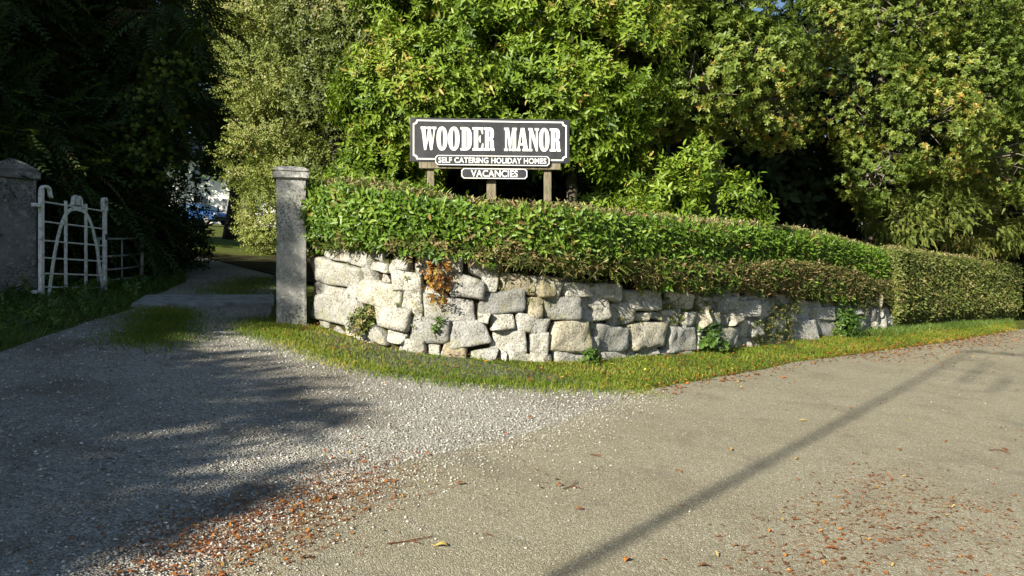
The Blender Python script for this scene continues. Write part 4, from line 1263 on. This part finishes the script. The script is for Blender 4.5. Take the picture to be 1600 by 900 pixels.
tree("woodland_tree", "tall woodland tree arching over the far end of the drive behind the olive shrub", "tree", (x, y),
     [(x + .5 * math.sin(k * 2.1), y + .4 * k, H(x, y) + z, 2.6, 2.6, 1.6) for k, z in enumerate(np.linspace(5.6, 13, 5))] + [(x - 3.2, y + .5, H(x, y) + 7.5, 2.2, 2, 1.6), (x - 3.6, y + .5, H(x, y) + 10.5, 2.4, 2, 1.8), (x - 1.3, y - .3, 5.3, 1.2, 1.0, 1.1), (x - 2.0, y - .3, 6.6, 1.2, 1.0, 1.0)],
     3000, T_WOOD, M["dark"], .25, seed=59, group="woodland behind the hedge", twigs=5)
for i, ((x, y), r, h, lab) in enumerate([((-15.6, 47), 1.9, 7.5, "garden tree on the lawn to the right of the dark trunk, before the white house"), ((-33, 60), 4, 11, "tree beyond the blue car"), ((-26, 84), 6, 15, "tall tree behind the white house"), ((-12, 70), 5, 13, "tree to the right of the white house")]):
    g0 = H(x, y)
    lb = [(x + .5 * math.sin(k * 2.3 + i), y, g0 + z, r, r, h / 6) for k, z in enumerate(np.linspace(h * .5, h, 4))]
    tree("garden_tree", lab, "tree", (x, y), lb, 1500, T_WOOD, M["oak"], .5 if i == 0 else .3, seed=60 + i, group="trees round the white house", twigs=4, size=(.9, 1.5))

# ================================================================== SMALL GROWTH
def blades(name, pts, zoff, hmin, hmax, w, mat, rng, kind="stuff", lean=.45, label=None):
    n = len(pts)
    z = hgt(pts[:, 0], pts[:, 1]) + zoff
    b = np.c_[pts, z]
    h = rng.uniform(hmin, hmax, n)
    up = norm(np.c_[rng.normal(0, lean, (n, 2)), np.ones(n)])
    side = norm(np.c_[rng.normal(size=(n, 2)), np.zeros(n)])
    bend = norm(np.c_[rng.normal(size=(n, 2)), np.zeros(n)]) * (h * rng.uniform(.1, .5, n))[:, None]
    mid = b + up * (h * .55)[:, None] + bend * .3
    tip = b + up * h[:, None] + bend
    hw = (w * rng.uniform(.6, 1.3, n))[:, None] * .5
    V = np.stack([b - side * hw, b + side * hw, mid + side * hw * .8, tip + side * hw * .15, tip - side * hw * .15, mid - side * hw * .8], 1)
    n_ = np.arange(n)[:, None, None] * 6
    Fc = (np.array([[0, 1, 2, 5], [5, 2, 3, 4]])[None] + n_).reshape(-1, 4)
    r = np.clip(.45 + .3 * wob(b, 2.0, 4) + rng.normal(0, .22, n), 0, 1)
    o = link(name, np_mesh(name, V.reshape(-1, 3), Fc, np.repeat(r, 2)), None, True, mat)
    tag(o, label, kind=kind)
    return o
def sample_poly(poly, n, rng):
    p = np.array(poly); lo = p.min(0); hi = p.max(0)
    out = []
    tot = 0
    while tot < n:
        q = rng.uniform(lo, hi, (n * 2, 2)); q = q[inside_poly(q[:, 0], q[:, 1], poly)]
        out.append(q); tot += len(q)
    return np.concatenate(out)[:n]
def sample_path(line, wdt, n, rng):
    L = np.array(line); sg = np.hypot(*np.diff(L, axis=0).T); S = np.concatenate([[0], np.cumsum(sg)])
    s = rng.uniform(0, S[-1], n)
    x = np.interp(s, S, L[:, 0]); y = np.interp(s, S, L[:, 1])
    return np.c_[x, y] + rng.normal(0, wdt, (n, 2))
rg = np.random.default_rng(9)
# verge between the wall and the road
sp = np.linspace(0, LW, 60)
wp_, wn_ = wall_at(sp)
inner = [tuple(q) for q in (wp_ - wn_ * .03)]
VERGE = inner + [G(1592, 517), G(1440, 542), G(1240, 568), G(1100, 598), G(1000, 613), G(860, 608), G(700, 599), G(560, 578), G(480, 550), G(405, 520), G(424, 500)]
vp = sample_poly(VERGE, 52000, rg)
dens = wob(np.c_[vp, vp[:, :1] * 0], 2.6, 3)
lushy = vp[:, 0] > 4.2
dr = seg_dist(vp[:, 0], vp[:, 1], [G(1592, 517), G(1440, 542), G(1240, 568), G(1100, 598), G(1000, 613), G(860, 608), G(700, 599), G(560, 578), G(480, 550), G(405, 520)])
keep = (dens > -.6) & (dr > .16 * rg.random(len(vp)))
blades("grass", vp[keep], 0, .012, .05, .007, M["grass"], rg, label="mossy short grass along the foot of the wall")
lp = sample_poly(VERGE, 90000, rg); lp = lp[(lp[:, 0] > 4.0)]
dw = seg_dist(lp[:, 0], lp[:, 1], inner)
blades("grass", lp[(rg.random(len(lp)) < np.clip(1.15 - dw * 1.6, 0, 1) * np.clip((lp[:, 0] - 5.5) / 3.5, 0, 1) * np.clip(.8 + .5 * wob(np.c_[lp, lp[:, :1] * 0], 2.2, 3), .1, 1))], 0, .03, .14, .010, M["lush"], rg, label="lush green grass along the foot of the far hedge")
# stragglers over the gravel edge, drive strip, edges of the drive
e1 = sample_path(VERGE_EDGE, .16, 6000, rg)
e2 = sample_path([G(265, 485), G(255, 510), G(225, 540)], .22, 9000, rg)
e3 = sample_path([G(420, 436), G(370, 452), G(350, 464)], .3, 5000, rg)
e3 = e3[inside_poly(e3[:, 0], e3[:, 1], DRIVE_POLY)]
e4 = sample_path([G(425, 500), G(410, 520), G(460, 530)], .22, 4000, rg)
blades("grass", np.concatenate([e1, e2, e3, e4]), .006, .02, .065, .007, M["grass"], rg, label="thin grass growing through the gravel drive")
# rough growth on the left verge below the white gate
LV = [G(0, 552), G(130, 504), G(205, 483), G(225, 468), G(292, 440), G(282, 402), (-9, 17), (-12, 12), (-10, 6)]
lv = sample_poly(LV, 30000, rg)
blades("grass", lv, 0, .04, .16, .010, M["weed"], rg, label="rank dark grass under the white gate")
def plants(name, pts, z, templ, mat, rng, size, up=.8, rand=.6, fr_up=False, label=None, kind="stuff", cat=None, group=None):
    pos = np.c_[pts, z]
    ax = np.array([0, 0, up]) + rng.normal(0, rand, pos.shape)
    fr = frames_up(ax, rng) if fr_up else frames(ax, rng)
    V, R = scatter(templ, pos, fr, rng.uniform(*size, len(pos)), rng)
    o = link(name, leaf_mesh(name, V, R), None, True, mat)
    return tag(o, label, cat, group, kind)
lw = sample_poly(LV, 2600, rg)
plants("undergrowth", lw, hgt(lw[:, 0], lw[:, 1]) + rg.uniform(0, .16, len(lw)) * (.3 + .7 * (wob(np.c_[lw, lw[:, :1] * 0], 1.2, 2) > 0)), T_WEED, M["weed"], rg, (.4, 1.0), label="nettles and weeds under the white gate")
# undergrowth in the shade behind the gates, along the drive
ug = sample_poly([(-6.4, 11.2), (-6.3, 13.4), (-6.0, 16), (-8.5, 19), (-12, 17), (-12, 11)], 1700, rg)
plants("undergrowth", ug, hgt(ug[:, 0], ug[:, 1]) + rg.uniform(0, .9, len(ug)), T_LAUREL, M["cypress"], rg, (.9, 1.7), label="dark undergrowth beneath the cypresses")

# dry fringe between hedge and stones, heavier towards the right
def fringe():
    rng = np.random.default_rng(61)
    n = 17000
    s = rng.uniform(0, LW, n)
    amt = np.interp(s, [0, 1.5, 3, 4.5, 6.5, 9, 13, LW], [.03, .1, .38, .42, .6, .9, .8, .4])
    pp, _ = wall_at(s)
    k = rng.random(n) < amt * np.clip(.65 + .9 * wob(np.c_[pp, np.zeros(n)], 2.4, 7), .08, 1)
    k &= s < S_SPLIT + .3
    s = s[k]; n = len(s)
    p, nn = wall_at(s)
    zt = wtop(s); g = hgt(p[:, 0], p[:, 1])
    zb = hbot(s)
    lowb = np.interp(s, [0, 4, 7, 10, 14, LW], [.12, .10, .12, .12, .12, .2])
    grow = np.interp(s, [0, 5, 7, 10, LW], [.0, .03, .1, .27, .1])
    z = zt + np.interp(s, [0, 4, 7, LW], [.04, .05, .1, .06]) + (np.maximum(zb - zt, 0) + .1 + grow) * rng.random(n)**1.3 - lowb * rng.random(n)**2.2
    out = .03 + .09 * rng.random(n)**.7 - np.interp(s, [4, 7.5], [0, .13])
    q = p + nn * out[:, None]
    pos = np.c_[q, z]
    drop = np.c_[nn * rng.uniform(.3, 1.0, (n, 1)), rng.normal(-.1, .55, n)] + rng.normal(0, .3, (n, 3))
    T = [sprig(rng, 6, .07, .010, .06, .9) for _ in range(4)] + [sprig(rng, 6, .035, .018, .08, .9) for _ in range(3)]
    V, R = scatter(T, pos, frames(drop, rng), rng.uniform(.7, 1.5, n), rng)
    tag(link("dry_grass", leaf_mesh("dry_grass", V, R), None, True, M["dry"]), "dry brown grass and stems hanging over the wall top", kind="stuff")
    n = 2600
    s = rng.uniform(2.0, LW, n); pp, nn = wall_at(s)
    zt = wtop(s); zb = hbot(s)
    z = zt - .06 + (np.maximum(zb - zt, 0) + .25) * rng.random(n)
    k = wob(np.c_[pp, z], 1.9, 8) > -.1
    pos = np.c_[pp + nn * (rng.uniform(.03, .1, n) - np.interp(s, [4, 7.5], [0, .12]))[:, None], z][k]
    ax = np.c_[nn, np.full(n, .1)][k] + rng.normal(0, .45, (k.sum(), 3))
    V, R = scatter(T_CLIP, pos, frames(ax, rng), rng.uniform(.7, 1.4, len(pos)), rng)
    tag(link("creeper", leaf_mesh("creeper", V, R), None, True, M["hedge"]), "small green leaves trailing from the hedge over the wall top", kind="stuff")
    # green creepers over the right-hand stones and in the joints
    n = 9000
    s = rng.uniform(0, LW, n)
    p, nn = wall_at(s)
    z0 = hgt(p[:, 0], p[:, 1]); z1 = wtop(s)
    v = rng.random(n)
    z = z0 + (z1 - z0) * v
    f = wob(np.c_[p * 1.0, z], 1.7, 5)
    lim = np.interp(s, [0, 5, 7, 10, LW], [.25, .3, .15, .0, -.3])
    k = f > lim
    inn = np.interp(s, [0, 5, 8, LW], [-.06, -.05, .0, .03])
    pos = np.c_[p + nn * (inn - .06 * (z - z0))[:, None], z][k]
    ax = np.c_[nn, np.full(n, .1)][k] + rng.normal(0, .4, (k.sum(), 3))
    V, R = scatter(T_CLIP, pos, frames(ax, rng), rng.uniform(.3, .75, len(pos)), rng)
    tag(link("creeper", leaf_mesh("creeper", V, R), None, True, M["clip"]), "small green creeper growing over the stones of the wall", kind="stuff")
fringe()
def clump(name, label, cat, s, v, n, rad, templ, mat, size, seed, out=.08, up=.3, group=None, fr_up=False, stretch=(1, 1, 1)):
    rng = np.random.default_rng(seed)
    p, nn = wall_at(s)
    z0 = H(*p[0]); z = z0 + (float(wtop(s)[0]) - z0) * v
    c = np.array([p[0][0] + nn[0][0] * out, p[0][1] + nn[0][1] * out, z])
    d = norm(rng.normal(size=(n, 3))); r = rad * rng.uniform(.1, 1, n)**.6
    pos = c + d * r[:, None] * np.array(stretch) * np.array([1, .5, 1])
    ax = d + np.array([nn[0][0], nn[0][1], up]) * .8
    V, R = scatter(templ, pos, frames_up(ax, rng) if fr_up else frames(ax, rng), rng.uniform(*size, n), rng)
    root = thing(name, label, cat, tuple(c - np.array([0, 0, rad])), group)
    link("leaves", leaf_mesh("leaves", V, R), root, True, mat)
    mb = MB()
    for _ in range(5):
        e = c + norm(rng.normal(size=3)) * rad * .8
        mb.tube([c - np.array([nn[0][0] * .1, nn[0][1] * .1, rad * .5]), (c + e) / 2, e], [.006, .005, .003], 4)
    mb.build("stem", M["twig"], root)
SPX = lambda px: float(np.interp(px, [p[0] for p in WPX], WS))
clump("beech_seedling", "rusty orange seedling growing out of the wall below the sign", "plant", SPX(688), .74, 80, .15, T_RUST, M["rust"], (.3, .6), 71, .07, stretch=(.9, .9, 1.7))
clump("bramble", "dark green bramble at the foot of the wall where it begins to turn", "plant", SPX(1100), .18, 70, .16, T_WEED, M["weed"], (.5, 1.0), 72, .08)
clump("bramble", "bushy bramble at the wall foot beside the lush grass", "plant", SPX(1300), .25, 120, .26, T_WEED, M["weed"], (.6, 1.1), 73, .12)
clump("weed_tuft", "small dark green tuft at the foot of the wall below the fern", "plant", SPX(905), .03, 50, .09, T_WEED, M["weed"], (.3, .6), 74, .12)
clump("weed_tuft", "low brown green tuft in the wall near the slim pier", "plant", SPX(572), .22, 90, .13, T_CLIP, M["clip"], (.6, 1.0), 75, .03)
clump("weed_tuft", "little green plant sprouting between stones below the rusty seedling", "plant", SPX(688), .28, 14, .05, T_CLIP, M["weed"], (.6, 1.0), 78, .03)
clump("fern", "pale green fern hanging from the hedge bottom above the wall", "fern", SPX(945), 1.18, 22, .13, T_FERN, M["fern"], (.28, .5), 76, .06, fr_up=True, stretch=(1.4, 1, 1))
clump("fern", "pale fern drooping over the wall top right of the first fern", "fern", SPX(1010), 1.16, 20, .12, T_FERN, M["fern"], (.28, .5), 77, .06, fr_up=True, stretch=(1.5, 1, .9))

# ================================================================== GRAVEL, FALLEN LEAVES, NEEDLES
OCT = np.array([[1, 0, 0], [-1, 0, 0], [0, 1, 0], [0, -1, 0], [0, 0, 1], [0, 0, -1]], float)
OCF = np.array([[0, 2, 4], [2, 1, 4], [1, 3, 4], [3, 0, 4], [2, 0, 5], [1, 2, 5], [3, 1, 5], [0, 3, 5]])
def pebbles(name, pts, smin, smax, rng, lift=.006, label=None):
    n = len(pts)
    s = smin + (smax - smin) * rng.random(n)**2.5
    ax = np.stack([s * rng.uniform(.8, 1.4, n), s * rng.uniform(.7, 1.1, n), s * rng.uniform(.45, .8, n)], 1)
    a = rng.uniform(0, 6.28, n); ca, sa = np.cos(a), np.sin(a)
    v = OCT[None] * ax[:, None] * rng.uniform(.75, 1.25, (n, 6, 1))
    v = v + rng.normal(0, .12, v.shape) * s[:, None, None]
    x = v[..., 0] * ca[:, None] - v[..., 1] * sa[:, None]; y = v[..., 0] * sa[:, None] + v[..., 1] * ca[:, None]
    z = v[..., 2] + (hgt(pts[:, 0], pts[:, 1]) + lift + s * .25)[:, None]
    V = np.stack([x + pts[:, :1], y + pts[:, 1:2], z], -1)
    Fc = (OCF[None] + np.arange(n)[:, None, None] * 6).reshape(-1, 3)
    r = np.clip(rng.normal(.52, .25, n), 0, 1)
    tag(link(name, np_mesh(name, V.reshape(-1, 3), Fc, np.repeat(r, 8)), None, True, M["pebble"]), label, kind="stuff")
rp = np.random.default_rng(17)
near = sample_poly(DRIVE_POLY, 210000, rp)
dist = np.hypot(near[:, 0], near[:, 1])
inroad = inside_poly(near[:, 0], near[:, 1], ROAD_POLY)
patch = wob(np.c_[near, near[:, :1] * 0], .8, 2)
pr = np.clip(1.2 - dist / 13, .12, 1) * np.clip(.75 + .5 * patch, .1, 1)
near = near[(rp.random(len(near)) < pr) & ~inroad & (near[:, 1] > 2.4)]
pebbles("gravel", near, .003, .013, rp, label="loose pale gravel of the drive")
ed = sample_path([(-1.5, 2.9)] + ROAD_EDGE[2:7], .22, 9000, rp)
ed2 = sample_path(ROAD_EDGE[3:6], .5, 2200, rp)
ed3 = np.c_[rp.uniform(-2, 8, 1000), rp.uniform(3, 14, 1000)]
pebbles("gravel", np.concatenate([ed, ed2]), .0025, .009, rp, .01, "grit strewn from the drive over the edge of the tarmac")
pebbles("gravel", ed3[inside_poly(ed3[:, 0], ed3[:, 1], ROAD_POLY)], .003, .008, rp, .01, "scattered grit on the tarmac")

def litter(name, pts, L, W, mat, rng, lift=.012, label=None, kind="stuff", tilt=.25):
    n = len(pts)
    a = rng.uniform(0, 6.28, n)
    base = leaf(np.zeros(3), np.array([1.0, 0, 0]), np.array([0, 0, 1.0]), 1, 1, .3, -.1)
    base[:, 0] -= .5
    l = L * rng.uniform(.6, 1.3, n); w = W * rng.uniform(.6, 1.3, n)
    v = base[None] * np.stack([l, w, w], 1)[:, None]
    v[..., 2] += v[..., 0] * rng.normal(0, tilt, (n, 1)) + v[..., 1] * rng.normal(0, tilt, (n, 1))
    v[..., 2] -= v[..., 2].min(1, keepdims=True)
    ca, sa = np.cos(a)[:, None], np.sin(a)[:, None]
    V = np.stack([v[..., 0] * ca - v[..., 1] * sa + pts[:, :1], v[..., 0] * sa + v[..., 1] * ca + pts[:, 1:2], v[..., 2] + (hgt(pts[:, 0], pts[:, 1]) + lift)[:, None]], -1)
    o = link(name, leaf_mesh(name, V, np.clip(rng.normal(.5, .28, n), 0, 1)), None, True, mat)
    return tag(o, label, kind=kind)
rl = np.random.default_rng(29)
band1 = sample_path([G(250, 915), G(380, 845), G(490, 785), G(600, 735)], .2, 1900, rl)
band1b = sample_path([G(190, 895), G(330, 840), G(470, 780)], .2, 900, rl)
band2 = sample_path([G(1210, 915), G(1290, 850), G(1380, 790), G(1420, 740)], .22, 1100, rl)
band3 = sample_path([G(1380, 900), G(1470, 840), G(1590, 800)], .3, 700, rl)
band3 = band3[inside_poly(band3[:, 0], band3[:, 1], ROAD_POLY)]
spread_ = np.c_[rl.uniform(-4, 9, 2600), rl.uniform(2.8, 15, 2600)]
spread_ = spread_[(wob(np.c_[spread_, spread_[:, :1] * 0], .9, 6) > -.1)]
spread_ = spread_[inside_poly(spread_[:, 0], spread_[:, 1], ROAD_POLY) | inside_poly(spread_[:, 0], spread_[:, 1], DRIVE_POLY)]
edge_r = sample_path([G(1010, 612), G(1100, 596), G(1240, 566), G(1440, 540), G(1592, 518)], .14, 1500, rl)
edge_far = sample_path([G(1330, 558), G(1460, 538), G(1590, 526)], .5, 1300, rl)
vleaf = vp[rl.integers(0, len(vp), 1700)]
litter("fallen_leaves", np.concatenate([band1[:700], band1b[:200], band2[:330], band3[:260], spread_[:700]]), .027, .013, M["litter"], rl, label="small fallen leaves scattered over drive and road")
litter("fallen_leaves", np.concatenate([edge_r[:1100], edge_far]), .045, .024, M["litter"], rl, label="brown leaves drifted along the edge of the verge")
litter("fallen_leaves", vleaf, .04, .022, M["litter"], rl, .035, label="fallen leaves lying in the verge grass")
litter("pine_needles", np.concatenate([band1, band1b[:500], band2[:1100], band3[:700], spread_[700:1600]]), .06, .0035, M["needle"], rl, label="brown pine needles scattered over drive and road", tilt=.08)

# larger leaves that can be told one by one
big = [(520, 783), (928, 716), (790, 681), (668, 712), (600, 645), (690, 858), (760, 842), (1478, 692), (1300, 862), (980, 880), (1405, 705), (1140, 705), (560, 688), (430, 812), (830, 655), (1255, 660), (1330, 640), (1570, 705), (1475, 596), (1150, 858), (875, 762), (1100, 890), (620, 675), (560, 755), (1350, 712), (1590, 612), (1245, 720), (1060, 740), (720, 760), (905, 800)]
grp = "larger leaves lying on the road"
for i, (px, py) in enumerate(big):
    x, y = G(px, py)
    rng = np.random.default_rng(500 + i)
    Lf = rng.uniform(.04, .07); Wf = Lf * rng.uniform(.45, .65); a = rng.uniform(0, 6.28)
    mb = MB(); vs = []
    # lobed outline with a rib and a stalk
    nseg = 7
    left = []; right = []
    for k in range(nseg + 1):
        t = k / nseg
        wv = math.sin(math.pi * min(1, t * .93 + .05)) * (1 if k % 2 else .72)
        left.append((Lf * (t - .5), Wf / 2 * wv, .012 * math.sin(3 * t) + Wf * .16 * wv))
        right.append((Lf * (t - .5), -Wf / 2 * wv, .012 * math.sin(3 * t) + Wf * .13 * wv))
    rib = [(Lf * (k / nseg - .5), 0, .012 * math.sin(3 * k / nseg)) for k in range(nseg + 1)]
    vs = left + rib + right; m = nseg + 1
    fs = [(k, m + k, m + k + 1, k + 1) for k in range(nseg)] + [(m + k, 2 * m + k, 2 * m + k + 1, m + k + 1) for k in range(nseg)]
    mb.add(vs, fs)
    mb.tube([(-Lf * .5, 0, .001), (-Lf * .72, .004, .006)], .0016, 4)
    me = bpy.data.meshes.new("fallen_leaf"); me.from_pydata(mb.v, [], mb.f); me.update()
    at = me.attributes.new("rnd", 'FLOAT', 'FACE'); at.data.foreach_set("value", np.full(len(me.polygons), rng.uniform(.25, 1), dtype=np.float32))
    o = link("fallen_leaf", me, None, True, M["litter"])
    o.location = (x, y, H(x, y) + .013); o.rotation_euler = (rng.normal(0, .08) + math.atan(SA), math.atan(-SB), a)
    tag(o, "curled brown autumn leaf lying on the open road or gravel", "leaf", grp)
# a few fallen twigs
for i, (pts, lab) in enumerate([([(1545, 706), (1562, 706), (1580, 713)], "reddish forked twig lying on the road near the right edge"), ([(880, 768), (893, 764), (901, 755)], "thin curved twig lying on the middle of the road"), ([(605, 855), (640, 850), (676, 843)], "long straight twig lying on the tarmac at the bottom")]):
    g = [G(*q) for q in pts]
    mb = MB()
    mb.tube([(x, y, H(x, y) + .017) for x, y in g], [.0035, .003, .002], 5)
    x, y = g[1]
    mb.tube([(x, y, H(x, y) + .017), (x + .05, y - .04, H(x, y) + .02)], [.003, .002], 4)
    o = mb.build("twig", M["needle"])
    tag(o, lab, "twig")
